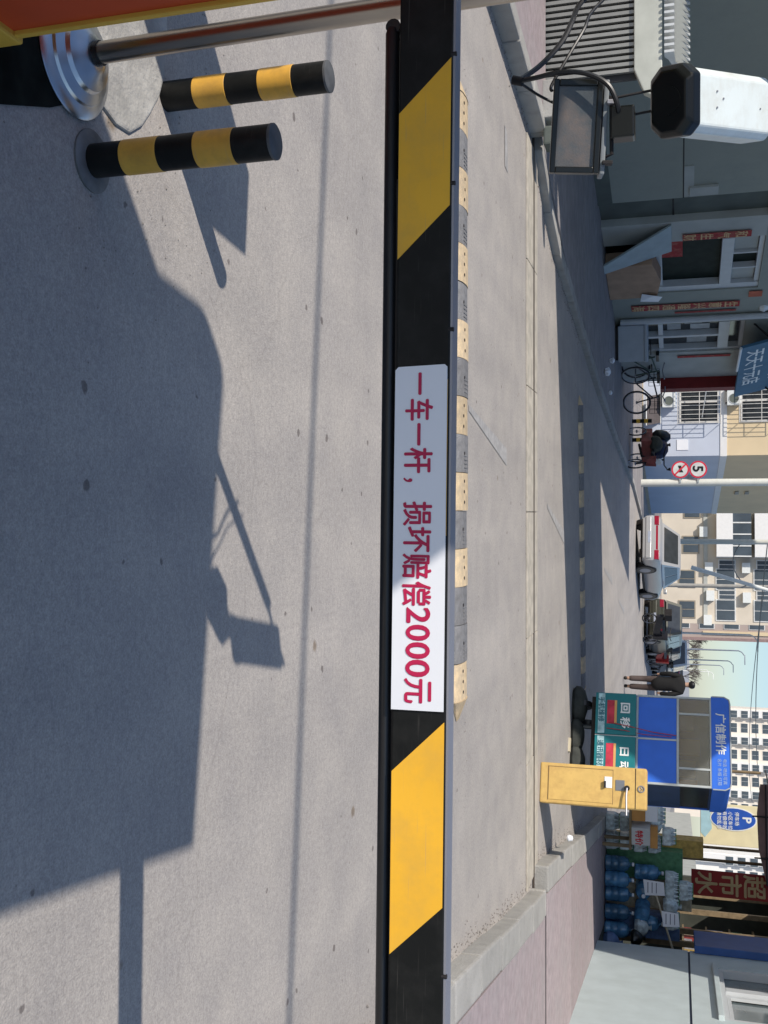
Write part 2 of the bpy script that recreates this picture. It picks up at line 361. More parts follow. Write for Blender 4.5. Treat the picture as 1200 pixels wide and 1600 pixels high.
# the notice on the arm
nb = thing('notice_plate', 'white notice with magenta Chinese lettering fixed on the striped barrier arm', 'sign', arm.location)
nb.rotation_euler = arm.rotation_euler
yn = -D / 2 - .004
npm = MB()
pts = []
for (x, z, sgn) in ((.64, -HB, 1), (1.226, -HB - .001, 1), (1.224, HB - .0035, 1), (.632, HB - .004, 1)): pts.append((x, z))
npm.prismy([(.638, -HB + .0005), (1.2175, -HB - .0005), (1.217, HB - .004), (.634, HB - .0035), (.630, HB - .008), (.6325, -HB + .006)], yn, yn + .002)
npm.build('plate', SIGNW, nb)
def glyph(ch, x0, x1, z0, z1, bold=.025):
    cu = bpy.data.curves.new('t', 'FONT'); cu.body = ch; cu.size = 1; cu.resolution_u = 4; cu.fill_mode = 'FRONT'
    ob = bpy.data.objects.new('t', cu); COL.objects.link(ob)
    me = bpy.data.meshes.new_from_object(ob.evaluated_get(bpy.context.evaluated_depsgraph_get()))
    xs = [v.co.x for v in me.vertices]; ys = [v.co.y for v in me.vertices]
    ax, bx_, ay, by = min(xs), max(xs), min(ys), max(ys)
    V = []; F = []; nv = len(me.vertices); e = bold * .036
    for q, (ox, oz) in enumerate(((0, 0), (e, 0), (-e, 0), (0, e * .8), (0, -e * .8))):
        V += [(lerp(x0 + e, x1 - e, (v.co.x - ax) / max(1e-6, bx_ - ax)) + ox, yn - .0006 - .00012 * q, lerp(z0 + e, z1 - e, (v.co.y - ay) / max(1e-6, by - ay)) + oz) for v in me.vertices]
        F += [tuple(i + q * nv for i in p.vertices) for p in me.polygons]
    bpy.data.objects.remove(ob); bpy.data.curves.remove(cu); bpy.data.meshes.remove(me)
    m2 = bpy.data.meshes.new('character'); m2.from_pydata(V, [], F); m2.materials.append(MAGENTA)
    o = bpy.data.objects.new('character', m2); COL.objects.link(o); o.parent = nb; return o
# glyph extents along the arm, read off the photograph in pixels of its upright width
def gx(u): return (u - 573) / (1108 - 573) * (1.2175 - .632) + .632
def gz(x): return (x - 611) / (699 - 611) * (2 * HB - .004) - HB
for ch, u0, u1, x0, x1, bd in (('一', 583, 618, 651, 657, .03), ('车', 624, 658, 629, 677, .03), ('一', 662, 697, 650, 656, .03), ('杆', 700, 740, 628, 677, .03),
                           ('，', 747, 754, 627, 643, .02), ('损', 784, 822, 627, 677, .03), ('坏', 823, 863, 628, 676, .03), ('赔', 865, 904, 627, 677, .03), ('偿', 908, 946, 627, 677, .03),
                           ('2', 948, 973, 635, 676, .035), ('0', 975, 1000, 634, 676, .035), ('0', 1002, 1028, 634, 676, .035), ('0', 1029, 1056, 634, 676, .035), ('元', 1058, 1097, 632, 679, .03)):
    glyph(ch, gx(u0), gx(u1), gz(x0), gz(x1), bd)

# barrier cabinet that carries the arm (its edge shows at the lower left)
cb = thing('barrier_cabinet', 'orange red barrier cabinet with yellow edges standing by the steel pole', 'cabinet', (-1.17, 1.66, 0))
MB().box(-.17, .17, -.19, .19, .03, 1.02).build('body', REDP, cb, bevel=.008)
MB().box(-.19, .19, -.21, .21, 1.02, 1.07).build('lid', YEDGE, cb, bevel=.01)
MB().box(-.185, .185, -.205, .205, 0, .07).build('plinth', YEDGE, cb, bevel=.006)
for sx in (-1, 1):
    for sy in (-1, 1):
        MB().box(sx * .172 - .008, sx * .172 + .008, sy * .180 - .008, sy * .180 + .008, .07, 1.02).build('corner_trim', YEDGE, cb, bevel=.003)
MB().cyl((.165, .075, .982), (.215, .075, .982), .05, n=20).build('arm_hub', DSTEEL, cb, smooth=True)

# ================================================================== POLE, CAMERA, FLOODLIGHT
PX, PY = -1.09, 2.15
po = thing('steel_pole', 'stainless steel pole with shiny domed base cover at the left', 'pole', (PX, PY, 0))
MB().cyl((0, 0, .03), (-.02, .0, 1.65), .0255, .0255, n=28).build('tube', STEEL, po, smooth=True)
MB().lathe([(.142, .004), (.144, .010), (.139, .016), (.115, .024), (.112, .031), (.088, .040), (.083, .05), (.057, .057), (.046, .066), (.03, .068)], n=48).build('base_cover', CHROME, po, smooth=True)
MB().cyl((0, 0, .062), (0, 0, .082), .0295, .0285, n=24).build('collar', RUBBER, po, smooth=True)
MB().tube([(-.02, 0, 1.62), (.08, .05, 1.65), (.215, .15, 1.65), (.235, .165, 1.62), (.235, .165, 1.55)], .010, n=10).build('top_bracket', DSTEEL, po, smooth=True)
ft = []  # outline of a lit patch of ground, its sunlight painted as paler colour
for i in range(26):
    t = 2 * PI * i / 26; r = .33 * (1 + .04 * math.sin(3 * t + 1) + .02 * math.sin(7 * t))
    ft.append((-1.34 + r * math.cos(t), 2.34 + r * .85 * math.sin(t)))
tag(MB().prism(ft, -.02, .009).build('sunlit_ground_patch', mat('painted_sunlit_ground', (.40, .39, .36), .9, var=.2, scale=9, bump=.5, bscale=60, dirt=(.22, .215, .21), dscale=7, damt=.7), bevel=.006),
    'flat pale disc painted as sunlit ground by the steel pole', 'sunlit patch')

# security camera: white shell hanging lens-down
sc_ = thing('security_camera', 'white weatherproof camera housing with black front end tipped down towards us', 'camera', (-.790, 2.045, 1.385))
sc_.rotation_euler = (R(30), 0, R(13.5))          # local +y runs from the lens end back and up
def octa(wd, ht, ch, y): return [(-wd + ch, y, -ht), (wd - ch, y, -ht), (wd, y, -ht + ch), (wd, y, ht - ch), (wd - ch, y, ht), (-wd + ch, y, ht), (-wd, y, ht - ch), (-wd, y, -ht + ch)]
def loft(rings):
    b = MB(); v = [p for r in rings for p in r]; n = len(rings[0]); f = []
    for k in range(len(rings) - 1): f += [(k * n + i, k * n + (i + 1) % n, (k + 1) * n + (i + 1) % n, (k + 1) * n + i) for i in range(n)]
    f += [tuple(range(n))[::-1], tuple(range((len(rings) - 1) * n, len(rings) * n))]
    return b.add(v, f)
loft([octa(.060, .040, .014, .026), octa(.063, .041, .014, .33), octa(.056, .036, .014, .345)]).build('shell', CAMW, sc_, bevel=.004)
loft([octa(.055, .037, .022, -.012), octa(.066, .046, .022, .0), octa(.066, .046, .020, .026), octa(.062, .042, .016, .034)]).build('front_cap', CAMB, sc_, bevel=.004)
MB().cyl((0, -.0135, 0), (0, -.010, 0), .026, n=24).build('lens_window', CAMB, sc_, smooth=True)
for (x, y) in ((-.018, .10), (-.006, .125), (.012, .10), (.004, .28)): MB().cyl((x, y, .040), (x, y, .0425), .0022, n=6).build('screw', ALU, sc_)
MB().box(-.02, .02, .22, .28, -.06, -.039).build('mount_block', DSTEEL, sc_, bevel=.003)
for dx in (-.030, .008): MB().cyl((dx, .02, -.04), (dx + .010, -.035, -.115), .0026, n=8).build('hanger_rod', DSTEEL, sc_)

fl = thing('floodlight', 'small black rectangular floodlight with frosted glass hanging under the camera', 'floodlight', (-.760, 2.06, 1.205), R(6))
def tiltbox(name, m, x0, x1, y0, y1, z0, z1, bevel=.004, ang=R(-10)):
    o = MB().box(x0, x1, y0, y1, z0, z1).build(name, m, fl, bevel=bevel); o.rotation_euler = (ang, R(4), 0); return o
tiltbox('housing', mat('floodlight_back', (.10, .11, .11), .5, var=.15), -.08, .08, -.01, .05, -.043, .047, .012)
for nm, b in (('bezel', (-.089, .089, -.026, -.008, -.052, -.041)), ('bezel', (-.089, .089, -.026, -.008, .033, .044)), ('bezel', (-.089, -.077, -.0255, -.0085, -.041, .033)), ('bezel', (.077, .089, -.0255, -.0085, -.041, .033))):
    tiltbox(nm, CAMB, *b, bevel=.002)
gl = mat('frosted_glass', (.075, .085, .09), .3, var=.3, scale=14, bump=.10, bscale=300, spec=.6, dirt=(.22, .15, .11), dscale=11, damt=.8)
tiltbox('glass', gl, -.078, .078, -.018, -.012, -.042, .034, 0)
tiltbox('top_rim', mat('rim_grey', (.22, .24, .25), .5), -.09, .09, -.02, .03, .046, .056, .003)
tiltbox('clip', DSTEEL, .065, .072, -.03, -.01, .05, .07, .001)
tiltbox('clip', ALU, -.05, -.042, -.03, -.01, .052, .07, .001)
br = MB().tube([(-.06, 0, .048), (-.055, -.0, .066), (.055, -.0, .066), (.06, 0, .048)], .004, n=6).build('bracket', DSTEEL, fl, smooth=True)
MB().box(-.032, .028, -.02, .03, .064, .111).build('junction_box', CAMB, fl, bevel=.004)
# cables
CABLE = mat('black_cable', (.012, .012, .013), .4, spec=.5)
def bez(p, n=22):
    out_ = []
    for k in range(len(p) - 1):
        p0 = Vector(p[max(k - 1, 0)]); p1 = Vector(p[k]); p2 = Vector(p[k + 1]); p3 = Vector(p[min(k + 2, len(p) - 1)])
        for i in range(n):
            t = i / n
            out_.append(.5 * ((2 * p1) + (p2 - p0) * t + (2 * p0 - 5 * p1 + 4 * p2 - p3) * t * t + (3 * p1 - p0 - 3 * p2 + p3) * t ** 3))
    out_.append(Vector(p[-1])); return out_
def cable(pts, r, label): return tag(MB().tube(bez(pts, 10), r, n=8).build('power_cable', CABLE, smooth=True), label, 'cable', 'cables by the floodlight')
cable([(-.852, 2.02, 1.095), (-.853, 2.015, 1.13), (-.856, 2.01, 1.18), (-.846, 2.01, 1.23), (-.822, 2.015, 1.268), (-.785, 2.03, 1.285), (-.775, 2.055, 1.283)], .0050, 'black cable looping over the floodlight into its junction box')
cable([(-.852, 2.02, 1.092), (-.90, 2.07, 1.13), (-.95, 2.09, 1.17), (-1.0, 2.11, 1.19), (-1.05, 2.15, 1.20), (-1.115, 2.20, 1.24)], .0055, 'thicker black cable rising leftwards to the steel pole')
cable([(-.84, 2.055, 1.155), (-.855, 2.06, 1.155), (-.91, 2.07, 1.185), (-.97, 2.09, 1.215), (-1.02, 2.12, 1.23), (-1.115, 2.20, 1.29)], .0035, 'thin black cable rising to the pole above the thicker one')
cable([(-.852, 2.02, 1.092), (-.845, 2.03, 1.105), (-.835, 2.06, 1.13), (-.82, 2.08, 1.165)], .0030, 'short thin cable entering the floodlight from below')
tag(MB().cyl((-.857, 2.022, 1.082), (-.850, 2.02, 1.102), .009, n=10).build('cable_tie', DSTEEL, smooth=True), 'dark tape knot where the floodlight cables meet', 'cable tie')

# ================================================================== BOLLARDS
def bollard(loc, label, plate):
    b = thing('striped_bollard', label, 'bollard', loc, random.uniform(0, 6), 'striped steel bollards beside the barrier')
    r = .041
    if plate: MB().lathe([(.076, .0), (.077, .006), (.072, .009), (.05, .010)], n=36).build('base_plate', mat('worn_plate', (.16, .165, .165), .6, metal=.3, var=.3, scale=20), b, smooth=True)
    MB().cyl((0, 0, .0), (0, 0, .488), r, n=36).build('post', BLACKP, b, smooth=True)
    for z in (.098, .294): MB().lathe([(r + .0002, z), (r + .0012, z + .001), (r + .0012, z + .097), (r + .0002, z + .098)], n=36).build('reflective_band', mat('reflective_yellow', (.70, .385, .06), .45, var=.1, scale=10, dirt=(.42, .24, .06), dscale=16, damt=.7, scratch=.25), b, smooth=True)
    MB().lathe([(r + .001, .484), (r + .001, .490), (r - .004, .493), (.001, .4935)], n=36).build('cap', mat('cap_grey', (.09, .095, .10), .6, var=.2, scale=30), b, smooth=True)
bollard((-.868, 2.235, 0), 'nearer yellow and black striped bollard with a round base plate', True)
bollard((-1.178, 2.62, 0), 'farther yellow and black striped bollard behind the steel pole', False)

# ticket machine standing left of the view; its shadow falls by the bollards
tm = thing('ticket_machine', 'grey ticket machine left of the bollards', 'ticket machine', (-2.06, 2.14, 0), R(-6))
MB().box(-.145, .145, -.165, .165, .03, 1.2).build('body', WHITEP, tm, bevel=.01)
MB().box(-.16, .16, -.18, .18, 0, .03).build('plinth', DSTEEL, tm)
MB().box(-.09, .09, -.172, -.164, .85, 1.05).build('screen', GLASSD, tm)

# guard booth behind the camera on the left; its roof shades the foreground
gb = thing('guard_booth', 'white guard booth with flat overhanging roof left of the barrier', 'booth', (-2.03, .33, 0), R(-8.5))
MB().box(-.62, .62, -.75, .55, .0, .95).build('lower_wall', WHITEP, gb)
for sx in (-1, 1):
    for y in (-.72, .52): MB().box(sx * .59 - .03, sx * .59 + .03, y - .03, y + .03, .95, 2.4).build('corner_post', PVC, gb)
MB().box(-.56, .56, .515, .525, .95, 2.4).build('window', GLASSD, gb)
MB().box(.585, .595, -.69, .49, .95, 2.4).build('window', GLASSD, gb)
MB().box(-.595, -.585, -.69, .49, .95, 2.4).build('window', GLASSD, gb)
def rrect(x0, x1, y0, y1, rr, n=7):
    p = []
    for cx, cy, a0 in ((x1 - rr[0], y1 - rr[0], 0), (x0 + rr[1], y1 - rr[1], 90), (x0 + rr[2], y0 + rr[2], 180), (x1 - rr[3], y0 + rr[3], 270)):
        q = rr[(0, 90, 180, 270).index(a0)]
        for k in range(n): t = R(a0 + 90 * k / (n - 1)); p.append((cx + q * math.cos(t), cy + q * math.sin(t)))
    return p
MB().prism(rrect(-.79, .76, -.95, .73, (.02, .14, .1, .02)), 2.4, 2.5).build('roof', WHITEP, gb)

# ================================================================== ADDED OVERHEAD SLAB (out of frame, outline shaped to shade the street)
gc = thing('unseen_shade_caster', 'unseen overhead slab on piers added to throw the shadow band on the street', 'shade caster')
CZ = 6.2; SXs, SYs = .87 * CZ, .74 * CZ
gpoly = [(-3.2, 11.95), (2.6, 13.72), (4.55, 14.4), (4.62, 15.55), (15, 18.3), (14, 23.2), (-1.3, 18.95), (-5, 17.9)]
gpoly = [(x - SXs, y - SYs) for x, y in gpoly]
MB().prism([(-10.2, 6.9)] + gpoly + [(-10.4, 12.9)], CZ, CZ + .12).build('shade_slab', FACL, gc)
MB().box(-9.6, -7.63, 8.26, 9.2, 0, CZ).build('added_pier', FACL, gc)  # added out of view to shade the left part of the folding gate
MB().box(7.3, 8.3, 15.0, 16.0, 0, CZ).build('added_pier', FACL, gc)

# overhead service cable, its soft shadow crosses the asphalt
for i, (x, y, lb) in enumerate(((-12, .95, 'concrete utility pole far left of the barrier'), (8, -1.22, 'concrete utility pole right behind the viewpoint'))):
    p = thing('utility_pole', lb, 'utility pole', (x, y, 0), 0, 'utility poles carrying the overhead cable')
    MB().cyl((0, 0, -.2), (0, 0, 5.6), .11, .08, n=14).build('shaft', KERB, p, smooth=True)
    MB().box(-.3, .3, -.04, .04, 5.1, 5.18).build('crossarm', DSTEEL, p)
tag(MB().tube([(lerp(-12, 8, t / 24), lerp(.95, -1.22, t / 24), 5.2 - .25 * (1 - (t / 12 - 1) ** 2)) for t in range(25)], .017, n=8).build('overhead_cable', CABLE, smooth=True), 'black overhead cable strung between the utility poles', 'cable')

# ================================================================== SPEED HUMPS
def speed_hump(loc, rz, nseg, label, seq, grp, wid=.34, hgt=.05, bolts=True):
    t = thing('speed_hump', label, 'speed hump', loc, rz, grp)
    pr = [(-wid / 2, .001)] + [(-wid / 2 * math.cos(a), .008 + hgt * math.sin(a) ** .8) for a in [R(v) for v in (14, 35, 60, 90, 120, 145, 166)]] + [(wid / 2, .001)]
    seg = .2465
    meY = MB().prismx(pr, .002, seg - .002).mesh('segment', BUMPY, smooth=True); meK = MB().prismx(pr, .002, seg - .002).mesh('segment', BUMPK, smooth=True)
    # slanted grips
    bolt = MB().cyl((0, 0, 0), (0, 0, .006), .011, n=8).mesh('bolt', DSTEEL)
    grip = MB().box(-.004, .004, -.09, .09, 0, .006).mesh('rib', BUMPK)
    for i in range(nseg):
        y = seq[i % len(seq)] == 'y'
        s_ = inst('segment', meY if y else meK, t, (i * seg, random.uniform(-.008, .008), random.uniform(-.007, .003)), random.uniform(-.012, .012))
        if bolts:
            if y:
                for k in range(3): inst('bolt', bolt, s_, (.055 + k * .068, -.045 + random.uniform(-.01, .01), .052))
            else:
                inst('bolt', bolt, s_, (.12, -.045, .052))
                for k in range(4): inst('rib', grip, s_, (.135 + k * .026, 0, .054)).scale = (1, .55, 1)
    for s_, x in ((-1, 0), (1, nseg * seg)):
        MB().add([(x, y, z) for y, z in pr] + [(x + s_ * .14 , y * .25, .004) for y, z in pr], [(i, i + 1, len(pr) + i + 1, len(pr) + i) for i in range(len(pr) - 1)] + [tuple(range(len(pr)))]).build('end_cap', BUMPY, t, smooth=True)
    return t
speed_hump((-2.72, 6.60, 0), R(-.4), 16, 'yellow and black rubber speed hump right behind the barrier arm', 'ykykykykykykykkyy', 'rubber speed humps')
speed_hump((-1.55, 15.05, 0), R(6.2), 17, 'distant rubber speed hump in the shaded band of street', 'ky', 'rubber speed humps', bolts=False)

# ================================================================== FOLDING GATE (left)
fg = thing('folding_gate', 'retracted folding metal gate with upright slats at the left kerb', 'gate', (-4.64, 10.15, .10))
sl = MB().box(-.017, .017, -.02, .02, .0, .90).mesh('slat', mat('gate_slat', (.30, .30, .28), .45, metal=.5, var=.1, rnd=.1))
fin = MB().prismx([(-.10, 1.16), (.0, 1.16), (.45, 1.40), (.40, 1.27), (-.10, 1.25)], -.012, .012).mesh('fin', mat('gate_fin', (.6, .62, .62), .4, metal=.3))
for i in range(22): inst('slat', sl, fg, (-.92 + i * .062, 0, 0))
for i in range(20): inst('fin', fin, fg, (-.9 + i * .062, 0, 0))
MB().box(-1.0, .46, .03, .06, .03, .90).build('back_panel', mat('gate_back', (.045, .045, .045), .7), fg)
MB().prismy([(-1.0, .88), (.40, .88), (.62, .97), (.72, 1.14), (-1.0, 1.14)], -.06, .05).build('top_rail', mat('gate_rail_white', (.46, .475, .42), .5), fg, bevel=.01)
MB().box(.50, .86, -.3, .03, .036, .14).build('drive_plinth', KERB, fg, bevel=.01)
MB().box(.92, 1.1, -.25, .0, .036, .2).build('drive_motor', FACD, fg, bevel=.02)

# ================================================================== LEFT SHOP BUILDING
LA = math.atan2(1, .235)
LF = ((-5.75, 15.05, 0), LA)
lb = thing('shop_building', 'low grey shop building in shade along the left footway', 'building', *LF)
MB().box(-3.6, 11.15, .25, 8, 0, 5.4).build('wall', FAC, lb)
MB().box(-3.6, 2.55, 0, .25, .075, 5.4).build('wall_facing', FAC, lb)
MB().box(6.15, 7.7, 0, .25, .075, 5.4).build('wall_facing', FAC, lb)
MB().box(9.32, 11.15, 0, .25, .075, 5.4).build('wall_facing', FACL, lb)
MB().box(2.55, 6.15, 0, .25, 2.85, 5.4).build('wall_facing', FAC, lb)
MB().box(7.7, 9.32, 0, .25, 2.72, 5.4).build('wall_facing', FAC, lb)
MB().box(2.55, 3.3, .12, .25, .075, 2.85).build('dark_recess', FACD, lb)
MB().box(3.3, 3.42, -.02, .25, .075, 2.85).build('pier_trim', FACL, lb)
MB().box(3.42, 4.05, -.0, .25, .075, 2.85).build('wall_facing', FACL, lb)
MB().box(-3.6, 2.55, -.006, 0, 1.45, 1.47).build('groove', DSTEEL, lb)
MB().box(2.55, 3.3, .112, .12, 1.28, 1.31).build('groove', DSTEEL, lb)
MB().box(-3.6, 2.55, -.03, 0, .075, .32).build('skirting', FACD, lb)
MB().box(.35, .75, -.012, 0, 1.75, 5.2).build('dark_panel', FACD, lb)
MB().box(1.6, 2.5, -.012, 0, 1.47, 1.62).build('ledge', FACL, lb)
MB().box(2.2, 2.45, -.05, 0, 1.55, 2.0).build('meter_box', FACL, lb, bevel=.01)
MB().box(-3.8, 11.35, -.35, 8.2, 5.4, 5.55).build('roof', FACD, lb)
# first doorway
d1 = MB().box(4.05, 6.15, .18, .24, .075, 2.85).build('doorway', mat('door_glass_dark', (.014, .022, .018), .6, var=.3, spec=.1), lb)
for nm, b in (('frame', (4.05, 4.13, .05, .18, .075, 2.85)), ('frame', (5.95, 6.15, .03, .18, .075, 2.85)), ('frame', (4.13, 5.95, .03, .18, 2.13, 2.34)), ('frame', (4.13, 5.95, .05, .18, 2.76, 2.85)), ('mullion', (4.75, 4.80, .06, .18, 2.34, 2.76)), ('mullion', (5.35, 5.40, .06, .18, 2.34, 2.76)), ('mullion', (4.13, 5.95, .06, .18, .98, 1.08))):
    MB().box(*b).build(nm, PVC, d1, bevel=.006)
MB().box(4.16, 4.74, .12, .16, 2.35, 2.75).build('pane', FACL, d1); MB().box(5.41, 5.94, .12, .16, 2.35, 2.75).build('pane', FACL, d1)
MB().box(4.2, 4.9, .13, .17, 1.08, 1.45).build('poster', COUPLET, d1)
# board leaning in front, cardboard box behind it
tag(MB().add([(3.35, -.06, 1.26), (4.3, -.06, 1.26), (4.25, -.45, .082), (3.95, -.45, .082), (3.35, -.02, 1.26), (4.3, -.02, 1.26), (4.25, -.41, .082), (3.95, -.41, .082)],
    [(0, 1, 2, 3), (7, 6, 5, 4), (0, 4, 5, 1), (1, 5, 6, 2), (2, 6, 7, 3), (3, 7, 4, 0)]).build('leaning_board', mat('pale_board', (.36, .42, .43), .7, var=.08), None, loc=LF[0], rz=LA), 'pale blue grey board leaning by the open shop door', 'board')
tag(MB().prismy([(4.35, .082), (5.75, .082), (5.72, .98), (5.05, 1.06), (4.32, .92)], -.28, .02).build('cardboard_box', CARDB, None, bevel=.015, loc=LF[0], rz=LA), 'large brown cardboard box standing in the shop doorway', 'box')
tag(MB().add([(5.5, -.3, .7), (5.8, -.32, .66), (5.9, -.3, 1.0), (5.66, -.31, 1.08), (5.52, -.34, .92)], [(0, 1, 2, 3, 4)]).build('plastic_bag', SIGNW, None, loc=LF[0], rz=LA), 'white plastic bag stuck on the cardboard box', 'bag')
# second doorway
d2 = MB().box(7.7, 9.32, .18, .24, .075, 2.72).build('doorway', GLASSD, lb)
for nm, b in (('frame', (7.7, 7.8, .04, .18, .075, 2.72)), ('frame', (9.22, 9.32, .04, .18, .075, 2.72)), ('frame', (8.46, 8.56, .04, .18, .14, 2.2)), ('frame', (7.8, 9.22, .03, .18, 2.2, 2.42)), ('frame', (7.8, 9.22, .05, .18, 2.64, 2.72)), ('rail', (7.8, 8.46, .06, .18, .95, 1.05)), ('rail', (8.56, 9.22, .06, .18, .95, 1.05)), ('rail', (7.8, 9.22, .06, .18, .14, .26))):
    MB().box(*b).build(nm, PVC, d2, bevel=.006)
PAPER = mat('pasted_paper', (.42, .43, .42), .8, var=.15, scale=6, rnd=.2)
for (x, z, w_, h_) in ((7.86, 1.5, .25, .36), (8.15, 1.62, .26, .4), (8.62, 1.3, .2, .3), (8.86, 1.55, .3, .42), (8.62, 1.72, .2, .35), (8.1, 1.14, .3, .28)):
    MB().box(x, x + w_, .165, .175, z, z + h_).build('poster', PAPER, d2)
MB().tube([(7.32, -.08, .2), (7.32, -.08, 5.4)], .065, n=12).build('downpipe', PVC, lb, smooth=True)
# red end fascia
MB().box(10.95, 11.2, -.28, .1, .95, 3.35).build('red_end_panel', mat('dark_red_panel', (.19, .012, .012), .6, var=.12), lb)
# couplets
def couplet(x, wd, z0, z1, chars, label, name='couplet_strip'):
    t = thing(name, label, 'couplet', LF[0], LA, 'red paper couplets on the shop front')
    MB().box(x - wd / 2, x + wd / 2, -.03, -.026, z0, z1).build('paper', COUPLET, t)
    if chars:
        sz = (z1 - z0) / (len(chars) * 1.08)
        text(chars, min(sz, wd * 1.05), GOLDT, t, x, -.034, z1 - sz * .95, vertical=True, gap=(z1 - z0) / len(chars) / min(sz, wd * 1.05), bold=.02)
couplet(6.78, .26, .45, 2.55, '生意兴隆通四海', 'long faded red couplet strip between the two shop doors')
couplet(3.88, .22, 1.45, 2.60, '和气生财', 'short faded red couplet strip left of the dark doorway')
couplet(7.08, .07, 1.3, 2.5, '', 'narrow faded strip beside the downpipe')
couplet(9.55, .12, 1.35, 2.5, '', 'narrow dark red strip right of the second door')
t = thing('red_notice', 'small orange notice pasted high on the shop wall', 'notice', LF[0], LA); MB().box(6.25, 6.5, -.03, -.026, 2.7, 2.95).build('paper', mat('orange_paper', (.5, .13, .07), .8, var=.2), t)
# blue shop sign leaning out above the second door
ss = thing('blue_shop_sign', 'tilted blue shop sign with white characters above the second door', 'sign', LF[0], LA)
bs = MB().box(7.75, 10.75, -.06, 0, 0, 1.35).build('board', mat('faded_sign_blue', (.045, .13, .21), .6, var=.1), ss); bs.location = (0, -.55, 2.62); bs.rotation_euler = (R(-14), 0, 0)
text('水果蔬菜', .5, TEXTW, bs, 8.0, -.064, .72, bold=.015); text('天天十元店', .42, TEXTW, bs, 8.0, -.064, .16, bold=.015)
for x in (7.9, 10.6): MB().cyl((x, .0, 2.9), (x, -.75, 3.6), .02, n=8).build('stay', DSTEEL, ss)
MB().tube([(7.7, -.62, 2.62), (9.0, -.62, 2.60)], .03, n=8).build('edge_tube', WHITEP, ss, smooth=True)
tag(MB().lathe([(.02, .0), (.12, .02), (.16, .1), (.1, .22), (.02, .28)], n=18).build('lamp_globe', WHITEP, None, smooth=True, loc=(-4.2, 22.0, 2.93)), 'white lamp globe beside the blue shop sign', 'lamp')

# pale chest, bicycle, litter on the left footway
ch = thing('storage_chest', 'pale grey storage chest outside the second shop door', 'chest', (-3.62, 22.55, .082), R(12))
MB().box(-.38, .38, -.3, .3, .06, .60).build('body', mat('chest_grey', (.40, .43, .46), .5, var=.06), ch, bevel=.02)
MB().box(-.4, .4, -.32, .32, .60, .67).build('lid', mat('chest_grey', (.40, .43, .46)), ch, bevel=.02)
MB().box(-.34, .34, -.26, .26, 0, .06).build('feet', DSTEEL, ch)

def wheel(parent, x, z, r, name='wheel', y=0, spokes=True):
    wv = MB().tube([(x + r * math.cos(t), y, z + r * math.sin(t)) for t in [2 * PI * i / 28 for i in range(28)]], .02, n=8, closed=True).build(name, RUBBER, parent, smooth=True)
    b = MB().tube([(x + (r - .028) * math.cos(t), y, z + (r - .028) * math.sin(t)) for t in [2 * PI * i / 28 for i in range(28)]], .009, n=6, closed=True)
    for i in range(10):
        t = 2 * PI * i / 10; b.cyl((x, y, z), (x + (r - .03) * math.cos(t), y, z + (r - .03) * math.sin(t)), .0025, n=4)
    b.cyl((x, y - .04, z), (x, y + .04, z), .02, n=8)
    b.build('rim', ALU, wv, smooth=True); return wv
def bicycle(loc, rz, label, colr):
    t = thing('bicycle', label, 'bicycle', loc, rz, 'bicycles by the shops')
    wheel(t, -.52, .32, .32); wheel(t, .52, .32, .32)
    m = mat('bike_' + colr[0], colr[1], .4)
    f = MB()
    for a, b in (((-.52, .32), (-.05, .30)), ((-.05, .30), (-.18, .78)), ((-.05, .30), (.40, .70)), ((-.18, .70), (.36, .80)), ((-.52, .32), (-.16, .70)), ((.52, .32), (.36, .86))):
        f.cyl((a[0], 0, a[1]), (b[0], 0, b[1]), .018, n=8)
    f.build('frame', m, t, smooth=True)
    loft([[(x, y * s, z) for x, y in ((-.32, -.07), (-.12, -.03), (-.02, -.02), (-.02, .02), (-.12, .03), (-.32, .07))] for z, s in ((.80, .8), (.85, 1), (.87, .9))]).build('saddle', RUBBER, t, smooth=True)
    MB().tube([(.26, -.27, .98), (.36, -.24, .98), (.37, 0, .93), (.36, .24, .98), (.26, .27, .98)], .013, n=8).build('handlebar', ALU, t, smooth=True)
    bk = MB()
    for z in (.62, .74, .86): bk.tube([(.48, -.14, z), (.74, -.16, z), (.74, .16, z), (.48, .14, z)], .006, n=5, closed=True)
    for x, y in ((.48, -.14), (.74, -.16), (.74, .16), (.48, .14), (.61, -.15), (.61, .15), (.74, 0)): bk.cyl((x, y, .62), (x, y, .86), .005, n=5)
    bk.build('basket', DSTEEL, t)
    MB().box(-.74, -.34, -.06, .06, .68, .70).build('rack', DSTEEL, t)
bicycle((-3.05, 25.2, .082), R(40), 'dark bicycle leaning by the shop corner, nearer of two', ('dark', (.03, .035, .04)))
bicycle((-3.45, 24.3, .082), R(62), 'greenish bicycle parked behind the pale chest', ('green', (.05, .08, .06)))
for i, (x, y, s_, lb_) in enumerate(((-2.55, 19.0, .1, 'crumpled white paper ball on the kerb edge'), (-2.95, 20.4, .09, 'crumpled pale paper near the downpipe'), (-2.3, 20.2, .06, 'tiny scrap of white paper on the kerb'))):
    b = MB(); n_ = 10
    vv = [(s_ * random.uniform(.5, 1) * math.cos(t) * math.sin(p), s_ * random.uniform(.5, 1) * math.sin(t) * math.sin(p), s_ * .6 + s_ * .6 * math.cos(p)) for p in (.4, 1.2, 2.2, 2.8) for t in [2 * PI * k / n_ for k in range(n_)]]
    b.add(vv, [(k * n_ + i2, k * n_ + (i2 + 1) % n_, (k + 1) * n_ + (i2 + 1) % n_, (k + 1) * n_ + i2) for k in range(3) for i2 in range(n_)] + [tuple(range(n_)), tuple(range(3 * n_, 4 * n_))])
    tag(b.build('crumpled_paper', SIGNW, None, loc=(x, y, .082)), lb_, 'paper scrap', 'paper scraps on the left footway')

